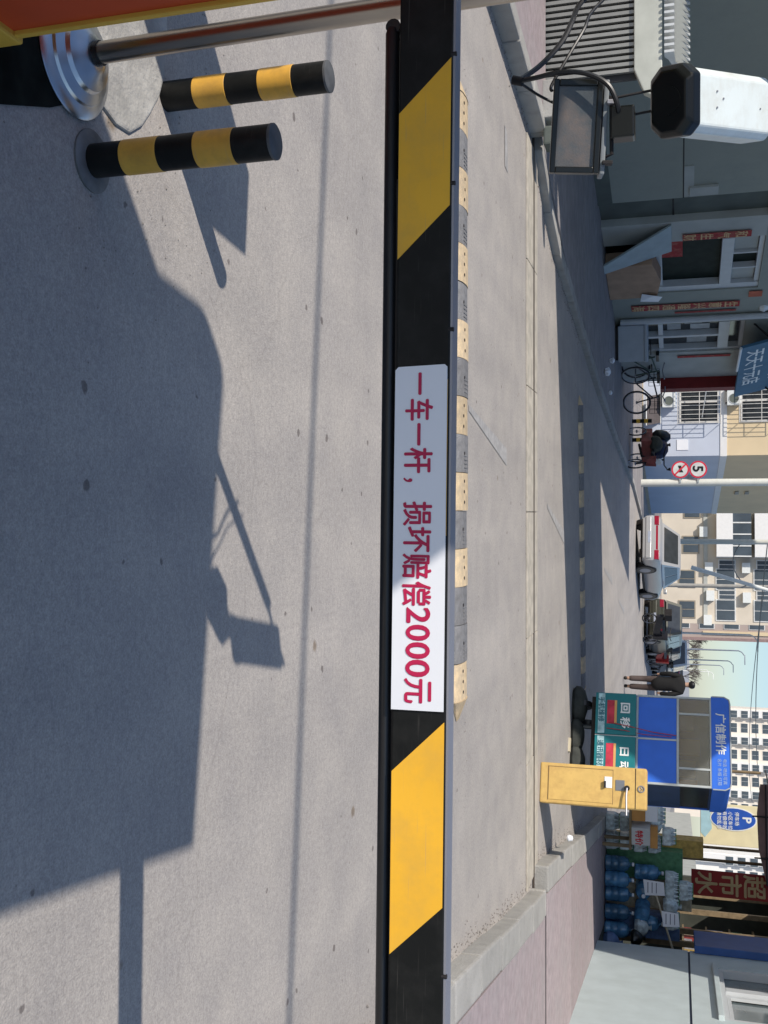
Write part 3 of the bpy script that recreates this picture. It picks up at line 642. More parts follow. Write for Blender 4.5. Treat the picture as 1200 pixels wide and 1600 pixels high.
# ================================================================== YELLOW CABINET
yc = thing('yellow_cabinet', 'chalky yellow barrier cabinet at the right kerb in front of the kiosk', 'cabinet', (2.86, 10.86, 0), R(-17))
MB().box(-.205, .205, -.16, .12, .0, 1.08).build('body', CABY, yc, bevel=.022, seg=3)
MB().box(-.165, .165, -.166, -.158, .09, .74).build('door', CABY, yc, bevel=.004)
MB().box(-.20, .20, -.163, -.155, .965, .972).build('lid_seam', DSTEEL, yc)
for nm, b in (('door_seam', (-.17, .17, -.1635, -.159, .083, .089)), ('door_seam', (-.17, .17, -.1635, -.159, .741, .746)), ('door_seam', (-.172, -.166, -.1635, -.159, .083, .746))): MB().box(*b).build(nm, mat('seam_brown', (.2, .12, .05)), yc)
MB().box(-.10, .01, -.172, -.160, .66, .735).build('label', SIGNW, yc); MB().box(-.055, .012, -.2, -.172, .655, .675).build('door_handle', DSTEEL, yc)
MB().box(-.075, .03, -.166, -.160, .77, .86).build('display', mat('display_grey', (.17, .18, .2), .4), yc)
MB().cyl((.0, -.16, .885), (.0, -.2, .885), .028, .024, n=14).build('lock_knob', DSTEEL, yc, smooth=True)
MB().tube([(0.0, -.195, .885), (.08, -.21, .88), (.27, -.24, .885)], .010, n=8).build('crank_handle', ALU, yc, smooth=True)
MB().tube([(.03 * math.cos(t), -.167, 1.025 + .03 * math.sin(t)) for t in [2 * PI * k / 20 for k in range(20)]], .006, n=6, closed=True).build('emblem_ring', ALU, yc, smooth=True)
MB().tube([(-.018, -.166, 1.02), (0, -.166, 1.035), (.018, -.166, 1.02)], .004, n=5).build('emblem_mark', ALU, yc)
tag(MB().lathe([(.03, .0), (.04, .02), (.03, .06), (.005, .07)], n=10).build('paper_cup', SIGNW, None, smooth=True, loc=(3.78, 12.0, .145)), 'bright white paper cup dropped by the yellow cabinet', 'cup')

# ================================================================== KIOSK
KA = -R(27)
kl = Vector((2.43, 14.02, 0)); kd = Vector((math.cos(KA), math.sin(KA), 0)); KW = 1.17
ki = thing('street_kiosk', 'blue street kiosk on a cart with green sign below and glazed front', 'kiosk', kl, KA)
DEP = 1.35
# chassis and wheels
MB().box(.04, KW - .04, .05, DEP - .05, .27, .34).build('chassis', DSTEEL, ki)
for x in (.12, KW - .12):
    for y in (.2, DEP - .2):
        wl = MB().cyl((x - .035, y, .13), (x + .035, y, .13), .13, n=18).build('wheel', RUBBER, ki, smooth=True)
        MB().cyl((x - .038, y, .13), (x + .038, y, .13), .07, n=12).build('rim', KGREY, wl)
        MB().box(x - .02, x + .02, y - .02, y + .02, .13, .28).build('wheel_fork', DSTEEL, ki)
# shell
MB().box(0, KW, DEP - .03, DEP, .33, 1.98).build('back_wall', KBLUE, ki)
MB().box(0, .03, .03, DEP - .03, .33, 1.98).build('side_wall', KBLUE, ki)
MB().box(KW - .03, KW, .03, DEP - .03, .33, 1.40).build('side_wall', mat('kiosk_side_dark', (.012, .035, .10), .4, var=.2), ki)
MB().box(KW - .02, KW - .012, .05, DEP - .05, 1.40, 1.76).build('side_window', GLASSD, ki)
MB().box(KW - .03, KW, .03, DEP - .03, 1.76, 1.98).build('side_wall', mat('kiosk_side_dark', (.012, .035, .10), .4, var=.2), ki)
MB().box(.03, KW - .03, .03, DEP - .03, .34, .37).build('floor', DSTEEL, ki)
MB().prismy([(-.015, 1.79), (KW + .015, 1.79), (KW + .015, 1.95), (KW - .01, 2.00), (KW - .06, 2.02), (.06, 2.02), (.01, 2.0), (-.015, 1.95)], -.02, DEP + .01).build('roof_box', KBLUE, ki)
MB().box(.03, .575, -.004, .015, .88, 1.36).build('panel', KBLUE, ki); MB().box(.595, KW - .03, -.004, .015, .88, 1.36).build('panel', KBLUE, ki)
fr = [(0, .028, .86, 1.8), (KW - .028, KW, .86, 1.8), (.573, .597, .86, 1.37)]
for a, b, z0, z1 in fr: MB().box(a, b, -.014, .02, z0, z1).build('frame_post', KGREY, ki, bevel=.003)
for z0, z1 in ((.85, .878), (1.362, 1.39), (1.77, 1.80)): MB().box(.029, KW - .029, -.014, .02, z0, z1).build('frame_rail', KGREY, ki, bevel=.003)
for a in (.215, .925): MB().box(a, a + .028, -.012, .015, 1.391, 1.769).build('frame_post', KGREY, ki, bevel=.003)
KGL = mat('kiosk_glass', (.55, .58, .58), .06, var=.1, scale=4, spec=.6, trans=.9)
for a, b in ((.03, .214), (.244, .924), (.954, KW - .03)): MB().box(a, b, .0, .006, 1.392, 1.768).build('window_pane', KGL, ki)
MB().tube([(-.014, -.024, 1.80), (-.014, -.024, 1.95), (.02, -.024, 2.01), (.08, -.024, 2.022), (KW - .08, -.024, 2.022), (KW - .02, -.024, 2.01), (KW + .014, -.024, 1.95), (KW + .014, -.024, 1.80)], .009, n=6).build('roof_edge', KGREY, ki, smooth=True)
text('广信制作', .135, TEXTW, ki, .20, -.024, 1.855, bold=.02)
text('电话 喷绘写真', .052, mat('pale_blue_print', (.3, .42, .62), .6), ki, .79, -.024, 1.93); text('名片 条幅 灯箱', .052, mat('pale_blue_print', (.3, .42, .62), .6), ki, .79, -.024, 1.865)
# green sign boards
gsn = [(.02, .575), (.597, KW - .005)]
for i, (a, b) in enumerate(gsn):
    g = MB().box(a, b, -.09, -.05, .33, .85).build('green_sign', KGREEN, ki, bevel=.004)
    MB().box(a + .01, b - .01, -.094, -.09, .365, .45).build('sign_band', mat('sign_band_pale', (.36, .55, .58), .6, var=.3, scale=14), g)
    text(('手机维修' if i == 0 else '通讯器材'), .085, mat('sign_dark_print', (.02, .12, .16), .6), g, a + .06, -.096, .375, bold=.02)
    MB().box(a + .10, b - .14, -.095, -.09, .48, .575).build('red_panel', mat('red_print', (.50, .03, .06), .6, var=.35, scale=8), g)
    MB().box(a + .10, b - .14, -.0965, -.095, .575, .605).build('yellow_strip', mat('orange_print', (.65, .36, .12), .6), g)
    text(('回 移' if i == 0 else '日 动'), .13, TEXTW, g, a + .12, -.096, .665, bold=.03, sx=1.2)
MB().box(.577, .595, -.07, -.02, .33, .86).build('sign_post', KGREY, ki)
MB().tube([(.42, -.1, .50), (.46, -.11, .75), (.50, -.03, 1.05), (.53, -.03, 1.36)], .006, n=6).build('red_cord', mat('red_cord', (.35, .03, .04), .6), ki, smooth=True)
MB().tube([(.50, -.1, .48), (.52, -.11, .7), (.54, -.03, .95), (.55, -.03, 1.30)], .005, n=6).build('red_cord', mat('red_cord', (.35, .03, .04), .6), ki, smooth=True)
# dim stock inside the glazing
for (a, y, z, h_, m_) in ((.1, .5, 1.38, .2, PAPER), (.4, .6, 1.38, .28, CARDB), (.7, .55, 1.38, .22, PAPER), (.92, .7, 1.38, .25, COUPLET)): MB().box(a, a + .2, y, y + .1, z, z + h_).build('goods', m_, ki)
MB().box(.03, KW - .03, .3, DEP - .03, 1.34, 1.37).build('shelf', KGREY, ki)
# sacks and a plank under the kiosk
SACK = mat('grey_sack', (.035, .038, .034), .9, var=.3, scale=10, rnd=.3)
for i, (x, y, sx, sy, sz, lb_) in enumerate(((2.62, 14.15, .26, .2, .2, 'grey sack under the left end of the kiosk'), (3.0, 13.98, .24, .2, .17, 'dark sack under the middle of the kiosk'), (3.32, 13.85, .2, .2, .19, 'dark sack under the right end of the kiosk'))):
    b = MB(); n_ = 14
    rings = [[(sx * q * math.cos(t) * (1 + .12 * math.sin(3 * t + i)), sy * q * math.sin(t) * (1 + .1 * math.cos(2 * t)), z * sz) for t in [2 * PI * k / n_ for k in range(n_)]] for q, z in ((.8, 0), (1, .2), (.97, .5), (.75, .8), (.3, .98))]
    tag(loft(rings).build('sack', SACK, None, smooth=True, loc=(x, y, .0), rz=KA), lb_, 'sack', 'sacks under the kiosk')
tag(MB().box(-.09, .09, -.03, .03, 0, .03).build('plank_offcut', mat('pale_wood', (.5, .44, .32), .8), None, loc=(3.05, 13.55, .0), rz=KA), 'pale plank offcut lying in front of the kiosk', 'plank')

# ================================================================== RIGHT BUILDING (pale blue tiled wall) and SHOP
RA = math.atan2(-1, -.175)
RF = ((6.07, 12.24, 0), RA)     # local x runs towards the viewer, so positions along the street are negative
rb = thing('tiled_building', 'pale blue tiled building standing on the right footway', 'building', *RF)
# wall in tiles bays
for (a, b, z0, z1) in ((-4.5, 5.6, .136, 1.52), (-4.5, -3.62, 1.55, 3.9), (-1.05, 5.6, 1.55, 3.9), (-3.62, -1.05, 2.95, 3.9), (-3.62, -1.05, 1.55, 1.93)):
    MB().box(a, b, 0, .2, z0, z1).build('wall_panel', TILE, rb)
MB().box(-4.49, 5.6, .02, .2, 1.52, 1.55).build('groove', mat('groove_blue', (.04, .05, .09), .8), rb)
MB().box(-4.5, 5.6, .2, 6, .0, 3.9).build('core', TILE, rb)
wn = MB().box(-3.62, -1.05, .12, .14, 1.93, 2.95).build('window', mat('window_glass_pale', (.12, .15, .16), .1, var=.2, scale=3, spec=.7), rb)
for nm, b in (('frame', (-3.62, -3.52, .01, .12, 1.93, 2.95)), ('frame', (-1.15, -1.05, .01, .12, 1.93, 2.95)), ('frame', (-2.62, -2.42, .01, .12, 2.0, 2.88)), ('frame', (-3.52, -1.15, .01, .12, 1.93, 2.0)), ('frame', (-3.52, -1.15, .01, .12, 2.88, 2.95))): MB().box(*b).build(nm, PVC, wn, bevel=.008)
MB().box(-2.40, -1.2, .06, .10, 2.01, 2.06).build('sash', PVC, wn); MB().box(-2.41, -2.33, .06, .10, 2.06, 2.87).build('sash', PVC, wn)
MB().box(-1.9, -1.4, .16, .18, 2.05, 2.8).build('curtain', PAPER, wn)
MB().box(-3.7, -1.0, -.06, .01, 1.86, 1.93).build('sill', TILE, rb, bevel=.008)
MB().box(-4.7, 5.8, -.25, 6.2, 3.9, 4.05).build('roof', FACL, rb)
tag(MB().box(-5.45, -4.35, -.12, -.004, 1.62, 3.6).build('blue_side_panel', BLUEB, None, bevel=.01, loc=RF[0], rz=RA), 'upright blue sign panel at the end of the tiled wall', 'sign panel')

# open fronted shop beyond it
sh = thing('corner_shop', 'dim open fronted shop with timber shelving beyond the tiled wall', 'shop', *RF)
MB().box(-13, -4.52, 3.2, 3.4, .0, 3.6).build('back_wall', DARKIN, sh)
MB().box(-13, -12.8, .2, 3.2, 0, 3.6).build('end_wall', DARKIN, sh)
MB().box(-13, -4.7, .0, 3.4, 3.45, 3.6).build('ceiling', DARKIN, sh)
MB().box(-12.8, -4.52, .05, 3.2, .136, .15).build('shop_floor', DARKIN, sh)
for x in (-12.6, -10.6, -8.6, -7.5, -6.4): MB().box(x - .05, x + .05, .5, .6, .15, 3.45).build('timber_post', WOOD, sh)
for z in (1.45, 1.95, 2.45, 2.95): MB().box(-12.5, -5.0, 1.2, 1.6, z, z + .04).build('shelf', WOOD, sh)
for (a, z) in ((-8.2, 2.1), (-6.6, 2.0)): 
    o = MB().box(0, .1, .42, .48, 0, 1.0).build('timber_brace', WOOD, sh); o.location = (a, 0, z); o.rotation_euler = (0, R(35), 0)
GOODS = [mat('goods_%d' % i, tuple(v * 1.5 for v in c), .5, var=.3, scale=14) for i, c in enumerate(((.18, .03, .03), (.05, .14, .07), (.25, .22, .16), (.06, .10, .2), (.30, .2, .05), (.2, .2, .22)))]
for z in (1.49, 1.99, 2.49):
    x = -12.3
    while x < -5.1:
        w_ = random.uniform(.12, .3); h_ = random.uniform(.16, .38)
        MB().box(x, x + w_, 1.22, 1.5, z, z + h_).build('shelf_goods', random.choice(GOODS), sh); x += w_ + random.uniform(.01, .12)
# awning in front of the shop
aw = thing('brown_awning', 'brown fabric awning on black rods over the shop goods', 'awning', (4.8, 19.2, -.10), R(-10))
AWM = mat('awning_brown', (.19, .115, .10), .8, var=.15)
MB().add([(0, 0, 3.05), (1.7, 0, 3.05), (1.7, 4, 3.3), (0, 4, 3.3), (0, 0, 3.08), (1.7, 0, 3.08), (1.7, 4, 3.33), (0, 4, 3.33)], [(0, 1, 2, 3), (7, 6, 5, 4), (0, 1, 5, 4), (1, 2, 6, 5), (2, 3, 7, 6), (3, 0, 4, 7)]).build('fabric', AWM, aw)
MB().add([(0, -.02, 3.08), (1.7, -.02, 3.08), (1.7, -.05, 2.95), (1.1, -.06, 2.82), (.5, -.05, 2.80), (0, -.04, 2.86)], [(0, 1, 2, 3, 4, 5)]).build('valance', AWM, aw)
for p0, p1 in (((0, -.07, 2.95), (1.7, -.07, 2.95)), ((.55, -.07, 2.72), (.55, -.07, 3.1)), ((.0, 0, 3.0), (.0, 4, 3.25)), ((1.25, -.07, 2.75), (1.25, -.07, 3.1))): MB().cyl(p0, p1, .014, n=6).build('rod', DSTEEL, aw)
for x, y in ((1.65, 2.05), (1.65, 3.9), (.05, 3.9)): MB().cyl((x, y, .2), (x, y, 3.15), .03, n=8).build('awning_post', WOOD, aw)
# red vertical banner
rbn = thing('red_banner', 'hanging red banner with large pale vertical characters at the shop', 'banner', (6.62, 19.15, 0), R(-14))
MB().box(-.22, .22, 0, .03, 1.60, 2.90).build('cloth', mat('banner_red', (.24, .015, .012), .7, var=.12), rbn)
text('超市水', .40, mat('banner_print', (.45, .33, .17), .7, var=.15), rbn, 0, -.004, 2.52, vertical=True, gap=1.02, bold=.02)
# parking board in the sun
pb = thing('parking_board', 'cream notice board with blue oval parking sign behind the shop awning', 'sign board', (7.05, 24.3, 0), R(-10))
MB().box(-.45, .45, 0, .05, 1.85, 3.15).build('board', mat('cream_board', (.74, .66, .42), .6, var=.05), pb, bevel=.01)
MB().prismy([(-.45, 1.86), (.2, 1.86), (.3, 1.95), (.1, 2.1), (-.45, 2.05)], -.006, -.001).build('pale_blue_patch', mat('pale_blue_patch', (.35, .55, .62), .6), pb)
MB().prismy([(.0 + .26 * math.cos(t) - .14, 2.56 + .5 * math.sin(t)) for t in [2 * PI * k / 28 for k in range(28)]], -.010, -.002).build('oval_rim', TEXTW, pb)
MB().prismy([(.0 + .235 * math.cos(t) - .14, 2.56 + .475 * math.sin(t)) for t in [2 * PI * k / 28 for k in range(28)]], -.014, -.0105).build('blue_oval', mat('parking_blue', (.02, .09, .42), .5), pb)
text('P', .26, TEXTW, pb, -.21, -.016, 2.76, bold=.03)
for z, s_ in ((2.60, '停车场'), (2.46, '小区车位'), (2.34, '有偿停放'), (2.22, '请勿乱停')): text(s_, .10, TEXTW, pb, -.30, -.016, z, bold=.01)
for x in (-.38, .38): MB().cyl((x, .06, 0), (x, .06, 2.0), .03, n=8).build('board_post', KGREY, pb)

# goods piled outside the shop
JUG = mat('blue_jug_plastic', (.11, .30, .52), .16, var=.4, scale=7, spec=.6, rnd=.35, trans=.4)
jm = MB().lathe([(.118, .0), (.132, .015), (.132, .08), (.126, .095), (.132, .11), (.132, .2), (.126, .215), (.132, .23), (.132, .32), (.10, .39), (.03, .42), (.03, .46)], n=22).mesh('bottle', JUG, smooth=True)
capm = MB().lathe([(.034, .455), (.034, .485), (.02, .49)], n=12).mesh('cap', SIGNW, smooth=True)
def jug(x, y, z, label):
    t = thing('water_jug', label, 'water jug', (x + random.uniform(-.02, .02), y + random.uniform(-.09, .05), z), random.uniform(0, 6), 'blue water jugs stacked outside the shop')
    inst('bottle', jm, t); inst('cap', capm, t)
names = ['leftmost', 'second from left', 'middle', 'fourth from left', 'rightmost']
for i in range(5): jug(6.13 + i * .275, 18.35 - i * .03, .15, names[i] + ' blue water jug on the ground in the front row')
for i in range(4):
    jug(6.28 + i * .275, 18.40 - i * .03, .645, ['leftmost', 'second', 'third', 'rightmost'][i] + ' blue water jug of the upper row on the stack')
    if i in (1, 2):
        q = bpy.data.objects[[o for o in bpy.data.objects.keys() if o.startswith('water_jug')][-1]]; q.location = (q.location.x, q.location.y + .2, .645 + .135); q.rotation_euler = (R(86), R(i * 50), R(-12 + i * 14))
CLEAR = mat('clear_wrap', (.50, .58, .60), .25, var=.35, scale=16, spec=.6, rnd=.2)
bm_ = MB().lathe([(.03, .0), (.034, .01), (.034, .16), (.012, .20), (.012, .225)], n=10).mesh('bottle', CLEAR, smooth=True)
lidm = MB().lathe([(.014, .22), (.014, .235)], n=8).mesh('cap', mat('green_caps', (.04, .25, .1), .5), smooth=True)
def pack(x, y, z, label, nx=4, ny=3):
    t = thing('bottle_pack', label, 'bottle pack', (x, y, z), R(random.uniform(-8, 8)), 'shrink wrapped bottle packs outside the shop')
    for i in range(nx):
        for j in range(ny): b = inst('bottle', bm_, t, ((i - nx / 2 + .5) * .07, (j - ny / 2 + .5) * .07, 0)); inst('cap', lidm, b)
    MB().box(-nx * .0355, nx * .0355, -ny * .0355, ny * .0355, .005, .15).build('wrap', CLEAR, t, bevel=.02)
k = 0
for (x, z, lb_) in ((5.45, .15, 'bottom bottle pack left of the water jugs'), (5.45, .39, 'second bottle pack from the ground left of the jugs'), (5.45, .63, 'third bottle pack from the ground left of the jugs'), (5.78, .15, 'bottom bottle pack right beside the jugs'), (5.78, .39, 'middle bottle pack right beside the jugs'), (5.80, .63, 'upper bottle pack right beside the jugs'), (5.79, .87, 'top bottle pack right beside the jugs')): pack(x, 18.5, z, lb_)
def carton(x, y, z, w_, d_, h_, m_, label, rz=0, txt=None):
    t = thing('carton', label, 'carton', (x, y, z), rz, 'cartons outside the shop')
    MB().box(-w_ / 2, w_ / 2, -d_ / 2, d_ / 2, 0, h_).build('box', m_, t, bevel=.006)
    MB().box(-w_ / 2 - .001, w_ / 2 + .001, -.03, .03, h_, h_ + .002).build('tape', GOLDT, t)
    if txt: text(txt, h_ * .45, REDL, t, -w_ * .38, -d_ / 2 - .003, h_ * .25, bold=.03)
WC = mat('white_carton', (.6, .6, .58), .6, var=.08); OC = mat('orange_carton', (.55, .26, .07), .6, var=.15)
st = thing('goods_table', 'low timber table carrying cartons beside the kiosk', 'table', (5.35, 18.0, .0))
MB().box(-.55, .35, -.25, .25, .58, .62).build('tabletop', WOOD, st)
for x in (-.5, .3):
    for y in (-.2, .2): MB().box(x - .025, x + .025, y - .025, y + .025, 0, .58).build('leg', WOOD, st)
carton(5.05, 17.95, .62, .34, .3, .22, OC, 'orange carton at the left end of the goods table')
carton(5.45, 17.9, .62, .3, .3, .3, WC, 'white carton with red lettering on the goods table', R(6), '特价')
carton(5.08, 17.98, .842, .3, .26, .2, SIGNW, 'bright white carton on top of the orange carton')
carton(5.55, 18.1, .92, .36, .25, .12, OC, 'flat orange carton on top of the lettered carton', R(-10))
carton(6.2, 18.75, .15, .5, .3, 1.3, GOODS[1], 'tall green carton behind the water jugs')
carton(6.72, 18.7, .15, .45, .3, 1.45, GOODS[2], 'tall beige carton behind the middle jugs')
carton(7.2, 18.5, .15, .4, .3, 1.25, GOODS[3], 'dark blue carton behind the right jugs')
carton(5.95, 19.0, .15, .3, .3, 1.65, GOODS[4], 'tall mustard carton stack under the awning')
for (x, y, z, lb_) in ((6.35, 18.3, 1.16, 'bottle pack lying on the left upper jugs'), (6.62, 18.28, 1.16, 'bottle pack lying on the middle upper jugs'), (6.5, 18.32, 1.39, 'bottle pack topping the pile above the middle jugs'), (6.98, 18.2, 1.16, 'bottle pack lying on the right upper jugs'), (5.62, 18.42, 1.11, 'topmost bottle pack of the left pile'), (5.28, 18.45, .93, 'bottle pack on the lettered carton end of the pile')): pack(x, y, z, lb_)
for (x, y, z, w_, h_, rz, lb_) in ((6.42, 18.07, .80, .26, .36, R(-6), 'white printed sheet taped over the water jugs'), (6.9, 18.0, 1.1, .25, .3, R(-20), 'white flyer hanging above the right jugs')):
    t = thing('paper_sheet', lb_, 'paper', (x, y, z), rz, 'loose paper sheets on the stacked goods')
    MB().prismy([(-w_ / 2, 0), (w_ / 2, .03), (w_ / 2 - .02, h_), (-w_ / 2 + .02, h_ - .02)], 0, .002).build('sheet', SIGNW, t)
    for q in range(3): MB().box(-w_ * .35, w_ * .32, -.001, -.0005, .07 + q * .07, .085 + q * .07).build('print_line', mat('grey_print', (.25, .25, .3)), t)
def bag(x, y, z, s_, label, m_):
    n_ = 12; ph = random.uniform(0, 6)
    rings = [[(s_ * q * math.cos(a) * (1 + .15 * math.sin(3 * a + ph)), s_ * q * math.sin(a) * (1 + .12 * math.sin(2 * a + ph)), zz * s_ * 1.5) for a in [2 * PI * k2 / n_ for k2 in range(n_)]] for q, zz in ((.7, 0), (1, .25), (.95, .6), (.6, .9), (.15, 1.05), (.3, 1.25))]
    tag(loft(rings).build('plastic_bag', m_, None, smooth=True, loc=(x, y, z)), label, 'bag', 'plastic bags among the goods')
bag(6.75, 18.2, 1.13, .16, 'pale plastic bag on top of the blue jugs', CLEAR)
bag(7.1, 18.05, .66, .15, 'greyish plastic bag beside the right upper jug', CLEAR)
bag(5.46, 18.45, .87, .15, 'clear plastic bag on the left bottle packs', CLEAR)
bag(7.35, 17.9, .15, .17, 'dark plastic bag at the wall corner', GOODS[3])
bag(7.25, 17.95, .6, .13, 'black plastic bag above the dark one', CAMB)
tag(MB().cyl((6.35, 18.1, .95), (7.6, 18.0, 1.35), .018, n=8).build('pale_stick', mat('pale_wood', (.5, .44, .32)), None), 'pale wooden stick lying across the goods', 'stick')

# ================================================================== APARTMENT BLOCK (blue below, cream above)
ap = thing('apartment_block', 'sunlit apartment block, pale blue below a white band and cream above', 'building', (-2.03, 38.74, 0), 0)
FW = 14; FD = 11; AS = .19   # the side wall follows the street
def ablock(name, m, z0, z1, o=0):
    MB().prism([(-FW, o), (0 - o, o), (FD * AS - o, FD), (-FW, FD)], z0, z1).build(name, m, ap)
ablock('plinth', mat('plinth_beige', (.5, .42, .3), .85), 0, .12, -.03); ablock('lower_wall', APB, .12, 2.80); ablock('white_band', APW, 2.80, 3.03, -.025); ablock('upper_wall', APC, 3.03, 16.0)
ablock('roof', FACL, 16.0, 16.3, -.3)
WBAR = mat('window_bars', (.62, .60, .56), .5)
def barred(x0, x1, z0, z1):
    wv = MB().box(x0, x1, -.02, .04, z0, z1).build('window', GLASSD, ap)
    f = MB()
    MB().box(x0 - .06, x0, -.05, .0, z0 - .06, z1 + .06).build('frame', WBAR, wv); MB().box(x1, x1 + .06, -.05, 0, z0 - .06, z1 + .06).build('frame', WBAR, wv)
    MB().box(x0, x1, -.05, 0, z0 - .06, z0).build('frame', WBAR, wv); MB().box(x0, x1, -.05, 0, z1, z1 + .06).build('frame', WBAR, wv); MB().box((x0 + x1) / 2 - .03, (x0 + x1) / 2 + .03, -.05, 0, z0, z1).build('mullion', WBAR, wv)
    n_ = 11
    for i in range(n_): x = lerp(x0 - .1, x1 + .1, i / (n_ - 1)); MB().cyl((x, -.42, z0 - .12), (x, -.42, z1 + .1), .012, n=6).build('bar', WBAR, wv)
    for z in (z0 - .12, (z0 + z1) / 2, z1 + .1):
        MB().tube([(x0 - .1, -.04, z), (x0 - .1, -.42, z), (x1 + .1, -.42, z), (x1 + .1, -.04, z)], .014, n=6).build('cage_rail', WBAR, wv)
for zf in (1.45, 4.25, 7.05, 9.85, 12.65):
    for xx in (-2.65, -6.4, -10.2): barred(xx, xx + 1.4, zf - (.7 if zf > 3 else 0), zf + 1.25 - (.7 if zf > 3 else 0))
MB().box(-1.2, 3, .01, .02, 0, .01).build('threshold', APW, ap)
# side wall openings: vents and a lamp
def side_pt(s_, z, o=.0): return (s_ * AS + o, s_, z)
for s_, z0, z1 in ((6.5, 3.6, 3.75), (6.5, 4.0, 4.15)): MB().box(side_pt(s_, 0)[0] - .05, side_pt(s_, 0)[0] + .06, s_ - .4, s_ + .4, z0, z1).build('vent', FACL, ap)
MB().box(side_pt(3.4, 0)[0] - .05, side_pt(3.4, 0)[0] + .3, 3.1, 3.7, 1.75, 2.05).build('wall_box', KGREY, ap)
def ac(x, y, z, label):
    t = thing('air_conditioner', label, 'air conditioner', (x, y, z), 0, 'air conditioner units on the apartment block')
    MB().box(-.31, .31, -.28, 0, 0, .46).build('case', WHITEP, t, bevel=.015)
    MB().cyl((.08, -.285, .23), (.08, -.279, .23), .17, n=20).build('fan_grille', FACD, t)
    MB().tube([(.08 + .17 * math.cos(a), -.288, .23 + .17 * math.sin(a)) for a in [2 * PI * k2 / 20 for k2 in range(20)]], .01, n=5, closed=True).build('grille_ring', PVC, t)
    for x2 in (-.22, .22): MB().box(x2 - .02, x2 + .02, -.3, 0, -.04, 0).build('bracket', DSTEEL, t)
ac(-4.1, 38.72, .79, 'white air conditioner unit left of the lower barred window'); ac(-4.12, 38.72, 3.02, 'white air conditioner unit on the white band between the windows')
ta = thing('dark_awning', 'small dark sloping awning low on the blue wall', 'awning', (-3.78, 38.74, 0))
MB().add([(-.52, -.02, .72), (.52, -.02, .72), (.65, -.55, .25), (-.4, -.55, .25)], [(0, 1, 2, 3)]).build('cloth', mat('awning_grey', (.09, .075, .075), .8), ta)
MB().cyl((-.5, -.03, .73), (.55, -.03, .73), .02, n=6).build('top_bar', WHITEP, ta); MB().cyl((-.4, -.55, .24), (.65, -.55, .24), .02, n=6).build('front_bar', WHITEP, ta)
t = thing('white_poster', 'blank white poster at the corner of the blue wall', 'poster', (-2.44, 38.74, 1.3)); MB().box(-.19, .19, -.02, -.004, 0, .40).build('sheet', SIGNW, t)
tag(MB().cyl((-4.3, 37.9, 2.30), (-1.85, 40.2, 1.95), .018, n=6).build('white_guy_line', WHITEP), 'thin white rod reaching from the barred window towards the round signs', 'rod')

# planter edge by the block, small striped bollards
for i, (x, y, lb_) in enumerate(((-2.62, 30.4, 'small far striped bollard left of the cargo tricycle'), (-2.08, 30.4, 'small far striped bollard next to the cargo tricycle'))):
    b = thing('small_bollard', lb_, 'bollard', (x, y, .082), 0, 'small far bollards')
    MB().cyl((0, 0, 0), (0, 0, .55), .06, n=14).build('post', BLACKP, b, smooth=True)
    for z in (.12, .34): MB().cyl((0, 0, z), (0, 0, z + .1), .062, n=14).build('reflective_band', YELP, b, smooth=True)

# ------------------------------------------------------------------ cargo tricycle
tc_ = thing('cargo_tricycle', 'dark laden cargo tricycle with a red box by the apartment corner', 'tricycle', (-1.62, 28.6, .0), R(-62))
for (x, y) in ((.72, 0), (-.5, -.40), (-.5, .40)): wheel(tc_, x, .27, .26, y=y)
MB().box(-.85, .0, -.33, .33, .40, .68).build('cargo_box', mat('faded_red_box', (.26, .06, .045), .7, var=.3, scale=8, dirt=(.08, .06, .05), dscale=6), tc_, bevel=.02)
def lump(name, m, cx, cy, cz, sx, sy, sz, seed):
    n_ = 14; rg = []
    for q, z in ((.55, 0), (1, .22), (1.02, .5), (.8, .8), (.3, 1)):
        rg.append([(cx + sx * q * math.cos(a2) * (1 + .16 * math.sin(3 * a2 + seed)), cy + sy * q * math.sin(a2) * (1 + .14 * math.sin(2 * a2 + seed * 2)), cz + z * sz) for a2 in [2 * PI * k2 / n_ for k2 in range(n_)]])
    loft(rg).build(name, m, tc_, smooth=True)
DB = mat('dark_blue_cover', (.012, .016, .05), .6, var=.3)
lump('bundle', DB, -.45, .1, .68, .38, .30, .42, 1.0); lump('bundle', mat('olive_bundle', (.05, .05, .035), .8, var=.3), -.15, -.15, .62, .24, .22, .34, 2.2); lump('bundle', CAMB, -.72, -.12, .66, .2, .18, .5, 3.1)
MB().tube([(.72, 0, .27), (.55, 0, .85), (.5, 0, .98)], .025, n=8).build('fork', DSTEEL, tc_, smooth=True)
MB().tube([(.36, -.32, 1.06), (.5, -.16, 1.0), (.5, .16, 1.0), (.36, .32, 1.06)], .016, n=8).build('handlebar', DSTEEL, tc_, smooth=True)
MB().tube([(.6, 0, .75), (.25, 0, .42), (-.5, 0, .33)], .035, n=8).build('frame', DSTEEL, tc_, smooth=True)
MB().box(.05, .34, -.13, .13, .66, .75).build('saddle', RUBBER, tc_, bevel=.03)
MB().cyl((.60, 0, .88), (.68, 0, .86), .085, .075, n=14).build('headlamp', WHITEP, tc_, smooth=True)
loft([[(x, y * q, z) for y, z in ((-.12, .45), (.12, .45), (.15, .8), (-.15, .8))] for x, q in ((.56, 1), (.66, .8))]).build('leg_shield', mat('faded_red_box', (.26, .06, .045)), tc_, smooth=True)
for y in (-.36, .36): MB().cyl((.36, y, 1.06), (.34, y, 1.16), .012, .05, n=8).build('mirror', DSTEEL, tc_)

